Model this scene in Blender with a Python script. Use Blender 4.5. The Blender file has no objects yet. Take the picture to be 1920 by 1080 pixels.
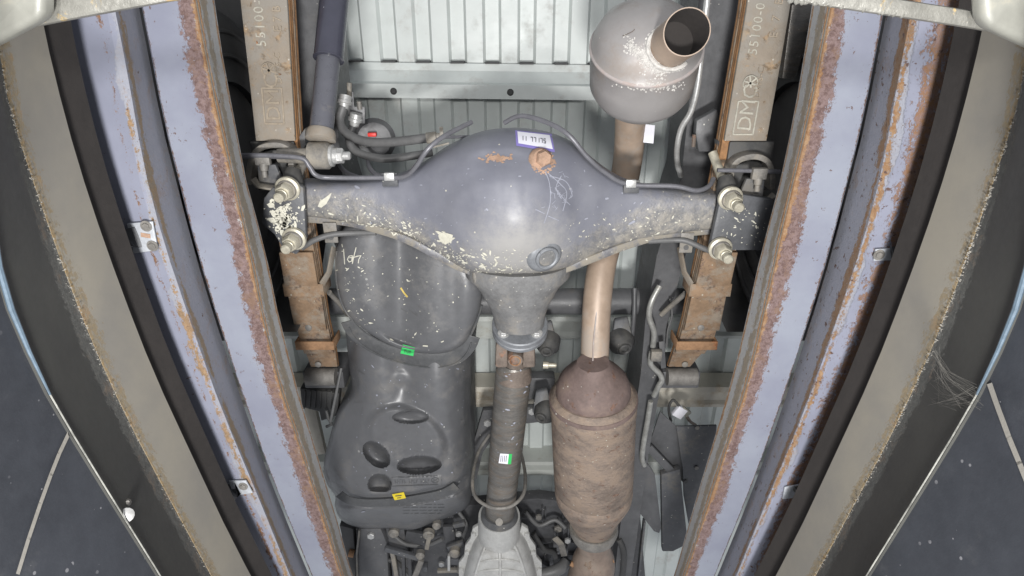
import bpy, bmesh, math, random
from mathutils import Vector, Matrix
from mathutils.bvhtree import BVHTree
from mathutils import noise as mnoise
random.seed(7)
PI = math.pi
SC = bpy.context.scene
COL = SC.collection

# ------------------------------------------------------------------ camera
# the place: x = across the vehicle, +y = towards its front, z = up.
# The inspection camera sits low in the pit and looks up and a little forward.
TILT = math.radians(25.0)
FPX = 1150.0
S_, C_ = math.sin(TILT), math.cos(TILT)
cam_d = bpy.data.cameras.new('inspection_camera')
cam = bpy.data.objects.new('inspection_camera', cam_d)
COL.objects.link(cam)
cam_d.sensor_width = 36.0
cam_d.lens = 36.0 * FPX / 1920.0
cam_d.clip_start = 0.02
cam_d.clip_end = 50.0
RX = Vector((1, 0, 0)); UP = Vector((0, -C_, S_)); FW = Vector((0, S_, C_))
cam.matrix_world = Matrix(((RX.x, UP.x, -FW.x, 0), (RX.y, UP.y, -FW.y, 0), (RX.z, UP.z, -FW.z, 0), (0, 0, 0, 1)))
SC.camera = cam

# ------------------------------------------------------------------ world and lamps
w = bpy.data.worlds.new('World'); SC.world = w; w.use_nodes = True
w.node_tree.nodes['Background'].inputs[0].default_value = (0.90, 0.93, 1.0, 1)
w.node_tree.nodes['Background'].inputs[1].default_value = 0.42

def lamp(name, loc, power, size, target, color=(1, 0.985, 0.97)):
    l = bpy.data.lights.new(name, 'AREA'); l.shape = 'DISK'; l.size = size; l.energy = power; l.color = color
    o = bpy.data.objects.new(name, l); COL.objects.link(o); o.location = loc
    o.rotation_euler = (Vector(target) - Vector(loc)).to_track_quat('-Z', 'Y').to_euler()
    return o
lamp('pit_lamp_front', (0.02, 0.34, -0.42), 25, 0.16, (0, 0.5, 1.2))
lamp('pit_lamp_rear', (-0.02, -0.30, -0.42), 10.5, 0.16, (0, 0.1, 1.2))
SC.view_settings.view_transform = 'Standard'
SC.view_settings.look = 'None'
SC.view_settings.exposure = 0.14
SC.view_settings.gamma = 1.0

# ------------------------------------------------------------------ helpers
def depth(py, h):
    return h / (C_ + (540.0 - py) / FPX * S_)
def ray(px, py):
    return FW + RX * ((px - 960.0) / FPX) + UP * ((540.0 - py) / FPX)
def P(px, py, h):
    "the point of the place at height h that shows at (px, py) of the photograph"
    r = ray(px, py)
    return r * (h / r.z)
def R(n, py, h):
    "the real size of n photograph pixels at row py and height h"
    return n * depth(py, h) / FPX

OFF = {}
def thing(name, label, cat, loc, group=None):
    o = bpy.data.objects.new(name, None); COL.objects.link(o); o.empty_display_size = 0.05
    o.location = loc; o['label'] = label; o['category'] = cat
    if group: o['group'] = group
    OFF[o.name] = Vector(loc)
    return o

class MB:
    def __init__(s):
        s.v = []; s.f = []; s.uv = []   # uv per face corner
    def add(s, verts, faces, uvs=None):
        n = len(s.v); s.v += [Vector(p) for p in verts]
        for i, f in enumerate(faces):
            s.f.append([n + k for k in f])
            s.uv.append(uvs[i] if uvs else [(0, 0)] * len(f))
    def loft(s, rings, closed=True, caps=(False, False), vs=None):
        "rings: lists of points, same length; uv = (length, across)"
        n = len(rings[0]); m = len(rings)
        verts = [p for r in rings for p in r]; faces = []; uvs = []
        L = [0.0]
        for i in range(1, m):
            L.append(L[-1] + (sum(rings[i], Vector()) / n - sum(rings[i - 1], Vector()) / n).length)
        W = [0.0]; mid = rings[m // 2]
        for j in range(1, n + 1):
            W.append(W[-1] + (mid[j % n] - mid[j - 1]).length)
        if vs: W = vs
        for i in range(m - 1):
            for j in range(n if closed else n - 1):
                k = (j + 1) % n
                faces.append([i * n + j, i * n + k, (i + 1) * n + k, (i + 1) * n + j])
                uvs.append([(L[i], W[j]), (L[i], W[j + 1]), (L[i + 1], W[j + 1]), (L[i + 1], W[j])])
        if caps[0]: faces.append(list(range(n))[::-1]); uvs.append([(0, 0)] * n)
        if caps[1]: faces.append([(m - 1) * n + j for j in range(n)]); uvs.append([(0, 0)] * n)
        s.add(verts, faces, uvs); return s
    def tube(s, pts, r, n=12, caps=(True, True), sq=1.0):
        pts = [Vector(p) for p in pts]
        rr = r if isinstance(r, (list, tuple)) else [r] * len(pts)
        rings = []; prev = None
        for i, p in enumerate(pts):
            t = (pts[min(i + 1, len(pts) - 1)] - pts[max(i - 1, 0)]).normalized()
            if prev is None:
                a = Vector((0, 0, 1)) if abs(t.z) < 0.9 else Vector((1, 0, 0))
                u = t.cross(a).normalized()
            else:
                u = (prev - t * prev.dot(t)).normalized()
            prev = u; v = t.cross(u)
            rings.append([p + (u * math.cos(2 * PI * k / n) + v * math.sin(2 * PI * k / n) * sq) * rr[i] for k in range(n)])
        return s.loft(rings, True, caps)
    def lathe(s, p0, p1, prof, n=32, caps=(True, True)):
        "prof: (t along p0-p1, radius)"
        p0 = Vector(p0); p1 = Vector(p1); ax = (p1 - p0); d = ax.normalized()
        a = Vector((0, 0, 1)) if abs(d.z) < 0.9 else Vector((1, 0, 0))
        u = d.cross(a).normalized(); v = d.cross(u)
        rings = [[p0 + ax * t + (u * math.cos(2 * PI * k / n) + v * math.sin(2 * PI * k / n)) * r for k in range(n)] for t, r in prof]
        return s.loft(rings, True, caps)
    def hexa(s, c, d, r, h, n=6):
        c = Vector(c); d = Vector(d).normalized()
        return s.lathe(c, c + d * h, [(0, r), (0.82, r), (1.0, r * 0.86)], n)
    def prism(s, pts, off):
        "closed polygon of world points, extruded by off"
        n = len(pts); pts = [Vector(p) for p in pts]; off = Vector(off)
        a = list(range(n)); faces = [a[::-1], [n + k for k in a]]
        for k in range(n): faces.append([k, (k + 1) % n, n + (k + 1) % n, n + k])
        s.add(pts + [p + off for p in pts], faces); return s
    def box(s, c, dx, dy, dz):
        c = Vector(c); dx = Vector(dx); dy = Vector(dy); dz = Vector(dz)
        return s.prism([c - dx - dy - dz, c + dx - dy - dz, c + dx + dy - dz, c - dx + dy - dz], dz * 2)
    def bar(s, a, b, wd, ht, upv=(0, 0, 1)):
        a = Vector(a); b = Vector(b); t = (b - a).normalized(); up = Vector(upv)
        sd = t.cross(up).normalized(); up = sd.cross(t).normalized()
        return s.box((a + b) / 2, (b - a) / 2, sd * wd / 2, up * ht / 2)
    def strip(s, pts, wd, th, upv=(0, 0, 1)):
        "flat bar following pts; upv = thickness direction"
        pts = [Vector(p) for p in pts]; rings = []
        for i, p in enumerate(pts):
            t = (pts[min(i + 1, len(pts) - 1)] - pts[max(i - 1, 0)]).normalized()
            up = Vector(upv[i] if isinstance(upv, list) else upv); sd = t.cross(up).normalized(); up = sd.cross(t).normalized()
            rings.append([p - sd * wd / 2 - up * th / 2, p + sd * wd / 2 - up * th / 2, p + sd * wd / 2 + up * th / 2, p - sd * wd / 2 + up * th / 2])
        return s.loft(rings, True, (True, True))

def build(name, mb, mat, parent=None, bevel=0.0, sharp=38, label=None, kind=None, segs=2, subsurf=0):
    me = bpy.data.meshes.new(name)
    off = OFF.get(parent.name, Vector()) if parent else Vector()
    me.from_pydata([tuple(p - off) for p in mb.v], [], mb.f)
    uvl = me.uv_layers.new(name='UVMap')
    flat = []
    for poly, uv in zip(mb.f, mb.uv):
        for c in uv: flat += [c[0], c[1]]
    uvl.data.foreach_set('uv', flat)
    bm = bmesh.new(); bm.from_mesh(me)
    bmesh.ops.remove_doubles(bm, verts=bm.verts, dist=1e-6)
    bmesh.ops.recalc_face_normals(bm, faces=bm.faces)
    if bevel > 0:
        es = [e for e in bm.edges if len(e.link_faces) == 2 and e.calc_face_angle(0) > math.radians(30)]
        bmesh.ops.bevel(bm, geom=es, offset=bevel, segments=segs, affect='EDGES', profile=0.5, clamp_overlap=True)
    for f in bm.faces: f.smooth = True
    for e in bm.edges:
        if len(e.link_faces) == 2 and e.calc_face_angle(0) > math.radians(sharp): e.smooth = False
    bm.to_mesh(me); bm.free()
    o = bpy.data.objects.new(name, me); COL.objects.link(o)
    if mat: me.materials.append(mat)
    if parent: o.parent = parent
    OFF[o.name] = off
    if label: o['label'] = label
    if kind: o['kind'] = kind
    return o

def cat(o, label, category, group=None):
    o['label'] = label; o['category'] = category
    if group: o['group'] = group
    return o

def smooth(pts, k=6):
    "Catmull-Rom through tuples or vectors"
    pts = [tuple(p) for p in pts]; out = []
    n = len(pts)
    for i in range(n - 1):
        p0 = pts[max(i - 1, 0)]; p1 = pts[i]; p2 = pts[i + 1]; p3 = pts[min(i + 2, n - 1)]
        for j in range(k):
            t = j / k
            out.append(tuple(0.5 * (2 * b + (c - a) * t + (2 * a - 5 * b + 4 * c - d) * t * t + (3 * b - a - 3 * c + d) * t ** 3)
                             for a, b, c, d in zip(p0, p1, p2, p3)))
    out.append(pts[-1]); return out
def interp(tab, x):
    if x <= tab[0][0]: 
        a, b = tab[0], tab[1]
        return a[1] + (b[1] - a[1]) * (x - a[0]) / (b[0] - a[0])
    for a, b in zip(tab, tab[1:]):
        if x <= b[0]: return a[1] + (b[1] - a[1]) * (x - a[0]) / (b[0] - a[0])
    a, b = tab[-2], tab[-1]
    return a[1] + (b[1] - a[1]) * (x - a[0]) / (b[0] - a[0])
def pts3(l, k=6):
    "smoothed list of (px, py, h) turned into points"
    return [P(*q) for q in smooth(l, k)]

def bvh_of(objs):
    vs = []; fs = []
    for o in objs:
        n = len(vs); off = OFF[o.name]
        vs += [v.co + off for v in o.data.vertices]
        fs += [[n + i for i in p.vertices] for p in o.data.polygons]
    return BVHTree.FromPolygons(vs, fs)
def on(bvh, px, py, lift=0.0012):
    r = ray(px, py).normalized()
    h = bvh.ray_cast(Vector((0, 0, 0)), r, 20)
    if h[0] is None: return None
    n = h[1] if h[1].dot(r) < 0 else -h[1]
    return h[0] + n * lift
def decal(mb, bvh, quad, nx=6, ny=3, lift=0.0012):
    "a thin sheet lying on a surface: quad = 4 photo corners (tl, tr, br, bl)"
    tl, tr, br, bl = [Vector(q) for q in quad]
    g = []
    for j in range(ny + 1):
        for i in range(nx + 1):
            u = i / nx; v = j / ny
            q = (tl * (1 - u) + tr * u) * (1 - v) + (bl * (1 - u) + br * u) * v
            p = on(bvh, q.x, q.y, lift)
            if p is None: return False
            g.append(p)
    faces = []; uvs = []
    for j in range(ny):
        for i in range(nx):
            a = j * (nx + 1) + i
            faces.append([a, a + 1, a + nx + 2, a + nx + 1])
            uvs.append([(i / nx, j / ny), ((i + 1) / nx, j / ny), ((i + 1) / nx, (j + 1) / ny), (i / nx, (j + 1) / ny)])
    mb.add(g, faces, uvs); return True
def stroke(mb, bvh, pts, wpx, lift=0.0012):
    "a painted or chalked line lying on a surface"
    for (a, b) in zip(pts, pts[1:]):
        a = Vector(a); b = Vector(b); d = (b - a)
        if d.length < 1e-6: continue
        nrm = Vector((-d.y, d.x)).normalized() * wpx / 2; e = d.normalized() * wpx * 0.3
        decal(mb, bvh, (a + nrm - e, b + nrm + e, b - nrm + e, a - nrm - e), max(1, int(d.length / 8)), 1, lift)
def flecks(bvh, n, where, size, name, mat, parent, ang=None, rnd=None, blob=0.25):
    "dried splashes: small irregular flakes lying on the surface"
    rnd = rnd or random.Random(3); mb = MB()
    for _ in range(n):
        x, y = where(rnd); s = size[0] * (size[1] / size[0]) ** (rnd.random() ** 2.2)
        a = (ang(x, y) if ang else 0) + rnd.gauss(0, 0.7); st = 1.0 if rnd.random() < blob else rnd.uniform(1.8, 3.6)
        k = rnd.randint(5, 8); ps = []
        for i in range(k):
            t = 2 * PI * i / k; q = rnd.uniform(0.65, 1.15)
            dx = math.cos(t) * s * st * q; dy = math.sin(t) * s * q
            p = on(bvh, x + dx * math.cos(a) - dy * math.sin(a), y + dx * math.sin(a) + dy * math.cos(a), 0.0012)
            if p is None: break
            ps.append(p)
        if len(ps) == k and max((p - ps[0]).length for p in ps) < 0.06: mb.add(ps, [list(range(k))])
    return build(name, mb, mat, parent, kind='stuff')

def letters(text, size, mat, parent, origin, xdir, ydir, name='stamped_lettering', depth_=0.0012, spacing=1.0):
    "raised lettering: xdir = reading direction, ydir = top of the letters"
    cu = bpy.data.curves.new('t', 'FONT'); cu.body = text; cu.size = size; cu.extrude = depth_; cu.space_character = spacing
    cu.resolution_u = 2
    tmp = bpy.data.objects.new('t', cu); COL.objects.link(tmp)
    bpy.context.view_layer.update()
    me = bpy.data.meshes.new_from_object(tmp.evaluated_get(bpy.context.evaluated_depsgraph_get()))
    bpy.data.objects.remove(tmp)
    xd = Vector(xdir).normalized(); yd = (Vector(ydir) - xd * xd.dot(Vector(ydir))).normalized(); zd = xd.cross(yd)
    off = OFF[parent.name]
    for v in me.vertices: v.co = Vector(origin) + xd * v.co.x + yd * v.co.y + zd * v.co.z - off
    me.materials.clear(); me.materials.append(mat)
    o = bpy.data.objects.new(name, me); COL.objects.link(o); o.parent = parent; OFF[o.name] = off
    return o

# ------------------------------------------------------------------ materials
class NT:
    def __init__(s, name):
        s.m = bpy.data.materials.new(name); s.m.use_nodes = True; s.t = s.m.node_tree
        s.b = s.t.nodes['Principled BSDF']
    def n(s, typ, **kw):
        x = s.t.nodes.new(typ)
        for k, v in kw.items():
            if hasattr(x, k): setattr(x, k, v)
            else: x.inputs[k.replace('_', ' ')].default_value = v
        return x
    def l(s, a, b): s.t.links.new(a, b)
    def coord(s, kind='Object', scale=None):
        c = s.n('ShaderNodeTexCoord').outputs[kind]
        if scale:
            mp = s.n('ShaderNodeMapping'); mp.inputs['Scale'].default_value = scale; s.l(c, mp.inputs[0]); return mp.outputs[0]
        return c
    def noise(s, co, scale, detail=4, rough=0.6, dist=0.0):
        x = s.n('ShaderNodeTexNoise'); x.inputs['Scale'].default_value = scale; x.inputs['Detail'].default_value = detail
        x.inputs['Roughness'].default_value = rough; x.inputs['Distortion'].default_value = dist
        s.l(co, x.inputs['Vector']); return x.outputs['Fac']
    def math(s, op, a, b=None, c=None):
        x = s.n('ShaderNodeMath'); x.operation = op
        for i, q in enumerate((a, b, c)):
            if q is None: continue
            if isinstance(q, (int, float)): x.inputs[i].default_value = q
            else: s.l(q, x.inputs[i])
        return x.outputs[0]
    def ramp(s, f, lo, hi):
        x = s.n('ShaderNodeMapRange'); x.interpolation_type = 'SMOOTHSTEP'; x.clamp = True
        s.l(f, x.inputs['Value']); x.inputs['From Min'].default_value = lo; x.inputs['From Max'].default_value = hi
        return x.outputs[0]
    def mix(s, f, a, b):
        x = s.n('ShaderNodeMix'); x.data_type = 'RGBA'
        if isinstance(f, (int, float)): x.inputs[0].default_value = f
        else: s.l(f, x.inputs[0])
        for i, q in ((6, a), (7, b)):
            if isinstance(q, (tuple, list)): x.inputs[i].default_value = (*q[:3], 1)
            else: s.l(q, x.inputs[i])
        return x.outputs[2]
    def mixf(s, f, a, b):
        x = s.n('ShaderNodeMix'); x.data_type = 'FLOAT'
        s.l(f, x.inputs[0])
        for i, q in ((2, a), (3, b)):
            if isinstance(q, (int, float)): x.inputs[i].default_value = q
            else: s.l(q, x.inputs[i])
        return x.outputs[0]
    def done(s, col, rough, metal=0.0, bump=None, bs=0.3, bd=0.002):
        for q, nm in ((col, 'Base Color'), (rough, 'Roughness'), (metal, 'Metallic')):
            if isinstance(q, (tuple, list)): s.b.inputs[nm].default_value = (*q[:3], 1)
            elif isinstance(q, (int, float)): s.b.inputs[nm].default_value = q
            else: s.l(q, s.b.inputs[nm])
        if bump is not None:
            x = s.n('ShaderNodeBump'); x.inputs['Strength'].default_value = bs; x.inputs['Distance'].default_value = bd
            s.l(bump, x.inputs['Height']); s.l(x.outputs[0], s.b.inputs['Normal'])
        return s.m

def sc(c, k): return tuple(min(1, x * k) for x in c[:3])
def surf(name, base, rough=0.6, metal=0.0, var=0.25, vs=14, rust=0.0, rust_col=(0.25, 0.11, 0.045), rs=22, dust=0.0,
         dust_col=(0.30, 0.27, 0.22), ds=9, specks=0.0, speck_col=(0.6, 0.58, 0.52), ss=260, bump=0.35, bscale=190, bd=0.0012, stretch=None):
    t = NT(name); co = t.coord('Object', stretch)
    n1 = t.noise(co, vs, 5, 0.65)
    n2 = t.noise(co, vs * 7, 3, 0.6)
    f = t.math('ADD', t.math('MULTIPLY', n1, 0.7), t.math('MULTIPLY', n2, 0.3))
    col = t.mix(t.ramp(f, 0.30, 0.70), sc(base, 1 - var), sc(base, 1 + var))
    r = rough
    rg = t.math('ADD', t.math('MULTIPLY', t.math('SUBTRACT', n2, 0.5), 0.25), rough)
    if rust > 0:
        nr = t.noise(co, rs, 8, 0.72, 0.4)
        mk = t.ramp(nr, 0.74 - rust * 0.5, 0.80 - rust * 0.5)
        rc = t.mix(t.ramp(t.noise(co, rs * 4, 4), 0.35, 0.65), sc(rust_col, 0.55), sc(rust_col, 1.5))
        col = t.mix(mk, col, rc); rg = t.mixf(mk, rg, 0.85)
    if dust > 0:
        nd = t.noise(co, ds, 7, 0.75)
        mk = t.math('MULTIPLY', t.ramp(nd, 0.62 - dust * 0.3, 0.80 - dust * 0.3), min(1, 0.5 + dust * 0.5))
        col = t.mix(mk, col, dust_col); rg = t.mixf(mk, rg, 0.85)
    if specks > 0:
        v = t.n('ShaderNodeTexVoronoi'); v.inputs['Scale'].default_value = ss; v.inputs['Randomness'].default_value = 1
        t.l(co, v.inputs['Vector'])
        wn = t.n('ShaderNodeTexWhiteNoise'); t.l(v.outputs['Position'], wn.inputs['Vector'])
        gate = t.math('LESS_THAN', wn.outputs['Value'], specks * 2.2)
        sc3 = t.n('ShaderNodeSeparateColor'); t.l(wn.outputs['Color'], sc3.inputs[0])
        rad = t.math('ADD', t.math('MULTIPLY', t.math('POWER', sc3.outputs[1], 2.5), 0.34), 0.08)
        dd = t.math('ADD', v.outputs['Distance'], t.math('MULTIPLY', t.math('SUBTRACT', n2, 0.5), 0.35))
        clump = t.ramp(t.noise(co, vs * 1.7 + 5, 3, 0.6), 0.40, 0.58)
        mk = t.math('MULTIPLY', t.math('MULTIPLY', t.math('LESS_THAN', dd, rad), gate), t.math('ADD', t.math('MULTIPLY', clump, .8), .1))
        col = t.mix(mk, col, speck_col)
    bn = t.math('ADD', t.noise(co, bscale, 4, 0.7), t.math('MULTIPLY', n1, 0.6))
    return t.done(col, rg, metal, bn, bump, bd)

def banded(name, base, bands, rough=0.5, spots=0.0, base2=None, grime=0.2, bump=0.35):
    """painted steel with strips of worn and toned colour along its length; uv = metres (along, across).
    bands: (centre across, half width, jag, colour a, colour b, keep) keep = 0..1 how continuous along the length"""
    t = NT(name); uv = t.coord('UV'); sep = t.n('ShaderNodeSeparateXYZ'); t.l(uv, sep.inputs[0])
    u, v = sep.outputs[0], sep.outputs[1]
    ob = t.coord('Object')
    n1 = t.noise(ob, 7, 5, 0.6); n2 = t.noise(ob, 120, 4, 0.7); n3 = t.noise(ob, 34, 7, 0.75, 0.3)
    col = t.mix(t.ramp(n1, 0.3, 0.7), sc(base, 1 - grime * 0.6), base2 or sc(base, 1 + grime * 0.35))
    rg = t.math('ADD', t.math('MULTIPLY', t.math('SUBTRACT', n2, 0.5), 0.2), rough)
    bsum = t.math('MULTIPLY', n2, 0.25)
    for i, (vc, hw, jag, ca, cb, keep) in enumerate(bands):
        st = t.n('ShaderNodeMapping'); t.l(uv, st.inputs[0]); st.inputs['Scale'].default_value = (1, 1.6, 1); st.inputs['Location'].default_value = (i * 3.1 + (sum(map(ord, name)) % 97) * .37, i * 1.7, (sum(map(ord, name)) % 89) * .21)
        nj = t.noise(st.outputs[0], 62, 9, 0.8, 0.3)
        nl = t.noise(st.outputs[0], 6.5, 3, 0.5)
        dv = t.math('ABSOLUTE', t.math('SUBTRACT', v, vc))
        nk = t.noise(st.outputs[0], 260, 6, 0.85)
        width = t.math('ADD', t.math('ADD', t.math('MULTIPLY', t.math('SUBTRACT', nj, 0.5), jag * 3.6), t.math('MULTIPLY', t.math('SUBTRACT', nk, 0.5), 0.004 + jag * 1.6)), hw)
        width = t.math('ADD', width, t.math('MULTIPLY', t.math('SUBTRACT', nl, 0.62 - keep * 0.3), hw * (3.6 - 2.2 * keep)))
        inner = t.math('SUBTRACT', width, dv)
        mk = t.ramp(inner, 0.0, 0.0012)
        sat = t.ramp(t.math('SUBTRACT', t.math('ADD', nk, t.math('MULTIPLY', inner, 11.0)), 0.585), 0.0, 0.02)
        if hw < .03: mk = t.math('MAXIMUM', mk, t.math('MULTIPLY', sat, .9))
        cc = t.mix(t.ramp(t.noise(ob, 130, 8, 0.85, .3), 0.40, 0.60), ca, cb)
        cc = t.mix(t.math('MULTIPLY', t.ramp(t.noise(ob, 24, 6, 0.8), 0.52, 0.66), .7), cc, tuple(.5 * a_ + .5 * b_ for a_, b_ in zip(ca, (.27, .17, .10))))
        col = t.mix(mk, col, cc); rg = t.mixf(mk, rg, 0.9)
        bsum = t.math('ADD', bsum, t.math('MULTIPLY', mk, t.math('MULTIPLY', t.noise(ob, 170, 5, 0.8), 1.6)))
    if spots > 0:
        ns = t.noise(ob, 80, 6, 0.7)
        mk = t.ramp(ns, 0.79 - spots * 0.3, 0.81 - spots * 0.3)
        col = t.mix(mk, col, (0.10, 0.06, 0.05)); rg = t.mixf(mk, rg, 0.9)
        bsum = t.math('SUBTRACT', bsum, t.math('MULTIPLY', mk, 0.4))
    return t.done(col, rg, 0.0, bsum, bump, 0.0016)

LAV = (0.215, 0.226, 0.285); LGREY = (0.33, 0.35, 0.42)
RP = (0.095, 0.058, 0.052); RP2 = (0.19, 0.135, 0.13); RO = (0.21, 0.11, 0.05); RO2 = (0.29, 0.19, 0.11); RB = (0.12, 0.075, 0.05)
M = {}
M['bed'] = surf('grey_painted_bed_steel', (0.60, 0.64, 0.62), 0.42, 0.0, 0.07, 4, bump=0.10, bscale=60, dust=0.32, dust_col=(0.46, 0.45, 0.42), specks=0.002, ss=120, speck_col=(0.9, 0.9, 0.88))
M['cross'] = surf('cream_grey_member_paint', (0.47, 0.49, 0.46), 0.5, 0, 0.08, 6, dust=0.3, dust_col=(0.33, 0.29, 0.22), bump=0.1)
M['cream'] = surf('cream_member_paint', (0.52, 0.49, 0.42), 0.5, 0, 0.10, 6, dust=0.4, dust_col=(0.36, 0.26, 0.15), bump=0.1)
M['axle'] = surf('blue_black_axle_paint', (0.125, 0.13, 0.195), 0.34, 0.0, 0.12, 8, rust=0.05, bump=0.15, bscale=90, dust=0.05, ds=14, specks=0.01, ss=200)
M['axle_dirty'] = surf('dusty_axle_paint', (0.13, 0.13, 0.14), 0.42, 0.0, 0.25, 18, rust=0.22, rust_col=(0.26, 0.20, 0.14), dust=0.7, dust_col=(0.25, 0.225, 0.18), ds=24, bump=0.6, bscale=120, specks=0.05, ss=220)
M['cast'] = surf('dusty_cast_iron', (0.17, 0.17, 0.17), 0.6, 0.1, 0.25, 30, dust=0.45, dust_col=(0.26, 0.24, 0.21), ds=16, bump=0.6, specks=0.05, ss=200)
M['flange'] = surf('bare_steel_flange', (0.21, 0.22, 0.235), 0.50, 0.25, 0.2, 40, bump=0.2)
M['ruststeel'] = surf('brown_rusted_forging', (0.15, 0.12, 0.10), 0.7, 0.1, 0.35, 30, rust=0.35, rust_col=(0.17, 0.10, 0.07), bump=0.7)
M['spring'] = surf('rusty_spring_leaf', (0.25, 0.21, 0.165), 0.72, 0.0, 0.15, 10, rust=0.36, rust_col=(0.235, 0.165, 0.10), rs=20, dust=0.6, dust_col=(0.26, 0.24, 0.21), ds=12, bump=0.6, bscale=260, specks=0.03, ss=260, speck_col=(0.5, 0.46, 0.4))
M['spring_low'] = surf('crusted_spring_leaf', (0.235, 0.155, 0.095), 0.8, 0, 0.25, 16, rust=0.42, rust_col=(0.15, 0.10, 0.07), rs=28, dust=0.55, dust_col=(0.26, 0.225, 0.18), ds=22, bump=1.0, bscale=150, specks=0.05, ss=200, speck_col=(.4, .37, .3))
M['spring_edge'] = surf('orange_spring_edge', (0.27, 0.14, 0.06), 0.8, 0, 0.35, 40, bump=0.6)
M['rust_orange'] = surf('orange_rusted_clip', (0.28, 0.16, 0.085), 0.8, 0, 0.3, 30, rust=0.35, rust_col=(0.25, 0.11, 0.05), bump=0.8)
M['stamp'] = surf('worn_stamped_face', (0.40, 0.38, 0.32), 0.6, 0.1, 0.25, 60, rust=0.25, bump=0.3)
M['stamp_dark'] = surf('dark_stamped_face', (0.30, 0.25, 0.19), 0.7, 0.0, 0.25, 60, rust=0.3, bump=0.3)
M['black'] = surf('black_chassis_paint', (0.095, 0.096, 0.10), 0.45, 0, 0.2, 10, dust=0.25, dust_col=(0.12, 0.11, 0.10), bump=0.3, specks=0.01, ss=180)
M['soot_shade'] = surf('sooty_shade_black', (0.028, 0.024, 0.022), 0.9, 0, 0.2, 20)  # near-black for the sooty bore, and painted shade in pipe and kerb gap
M['void'] = surf('dark_underbody', (0.085, 0.085, 0.085), 0.8, 0, 0.2, 6)
M['plate'] = surf('dusty_black_plate', (0.085, 0.088, 0.095), 0.5, 0, 0.2, 18, dust=0.4, dust_col=(0.17, 0.155, 0.13), bump=0.4, specks=0.03, ss=220)
M['rubber'] = surf('black_rubber', (0.05, 0.05, 0.05), 0.6, 0, 0.2, 20, dust=0.4, dust_col=(0.10, 0.095, 0.085), bump=0.2)
M['tyre'] = surf('tyre_rubber', (0.07, 0.07, 0.071), 0.75, 0, 0.2, 12, dust=0.3, dust_col=(0.07, 0.065, 0.06))
M['hose'] = surf('grey_dusty_hose', (0.115, 0.115, 0.115), 0.5, 0, 0.15, 30, bump=0.1)
M['line'] = surf('coated_brake_line', (0.15, 0.15, 0.165), 0.4, 0.2, 0.15, 40, bump=0.1)
M['sleeve'] = surf('glossy_sleeve_paint', (0.055, 0.056, 0.075), 0.18, 0.0, 0.1, 12, dust=0.05, specks=0.01, ss=240, speck_col=(0.35, 0.36, 0.40), bump=0.05)
M['shock'] = surf('dark_shock_paint', (0.10, 0.102, 0.118), 0.30, 0.0, 0.12, 12, dust=0.1, specks=0.02, ss=240, speck_col=(0.35, 0.36, 0.40), bump=0.1)
M['zinc'] = surf('yellowed_zinc_hardware', (0.50, 0.47, 0.38), 0.42, 0.35, 0.2, 60, rust=0.12, rust_col=(0.35, 0.27, 0.17), bump=0.3)
M['grime'] = surf('grimy_grey_metal', (0.20, 0.19, 0.175), 0.6, 0.2, 0.3, 40, dust=0.5, rust=0.15, bump=0.5)
M['steel'] = surf('bright_steel', (0.52, 0.52, 0.51), 0.38, 0.5, 0.2, 60, bump=0.2)
M['pipe_metal'] = surf('dull_metal_pipe', (0.36, 0.36, 0.34), 0.4, 0.4, 0.25, 60, dust=0.4, bump=0.3)
M['muffler'] = surf('aluminised_muffler_steel', (0.32, 0.305, 0.298), 0.40, 0.25, 0.08, 5, dust=0.35, dust_col=(0.28, 0.24, 0.21), ds=7, bump=0.12, specks=0.004)
M['mufflerend'] = surf('scaly_muffler_steel', (0.34, 0.31, 0.30), 0.5, 0.15, 0.15, 12, dust=0.4, dust_col=(0.36, 0.27, 0.23), ds=10, bump=0.15)
M['scale'] = surf('white_weld_scale', (0.46, 0.445, 0.42), 0.8, 0, 0.25, 90, bump=1.0, bscale=260)
M['pipe'] = surf('heat_browned_pipe', (0.36, 0.275, 0.21), 0.45, 0.1, 0.2, 7, rust=0.12, rust_col=(.33, .19, .12), rs=9, dust=0.45, dust_col=(0.36, 0.32, 0.28), ds=11, bump=0.12, bscale=80)
M['cat'] = surf('scaly_rusted_converter', (0.215, 0.17, 0.14), 0.72, 0.08, 0.34, 16, rust=0.36, rust_col=(0.15, 0.095, 0.07), rs=40, dust=0.6, dust_col=(0.27, 0.205, 0.155), ds=16, bump=1.0, bscale=110, bd=0.002, specks=0.012, ss=150, stretch=(1, 1.7, 1))
M['catend'] = surf('purple_rusted_shell', (0.155, 0.113, 0.102), 0.75, 0.05, 0.25, 18, rust=.3, rust_col=(.15, .085, .06), rs=30, dust=0.45, dust_col=(0.22, 0.165, 0.13), bump=0.6, bscale=150, specks=0.02, ss=180)
M['tank'] = surf('black_plastic_tank', (0.115, 0.117, 0.123), 0.36, 0, 0.12, 8, dust=0.45, dust_col=(0.165, 0.16, 0.155), ds=12, bump=0.12, bscale=60, specks=0.012, ss=130, speck_col=(0.4, 0.4, 0.38))
M['strap'] = surf('dark_tank_strap', (0.075, 0.077, 0.08), 0.4, 0, 0.2, 20, dust=0.4, dust_col=(0.14, 0.13, 0.115), bump=0.3, specks=0.03, ss=170)
M['shaft'] = surf('greasy_shaft_steel', (0.20, 0.19, 0.175), 0.34, 0.55, 0.25, 20, dust=0.5, dust_col=(0.20, 0.16, 0.125), ds=18, bump=0.7, bscale=120, specks=0.01, ss=180, stretch=(1, 4, 1))
M['alu'] = surf('cast_aluminium', (0.46, 0.46, 0.445), 0.5, 0.3, 0.15, 30, dust=0.3, dust_col=(0.28, 0.27, 0.25), bump=0.8, bscale=330)
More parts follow.
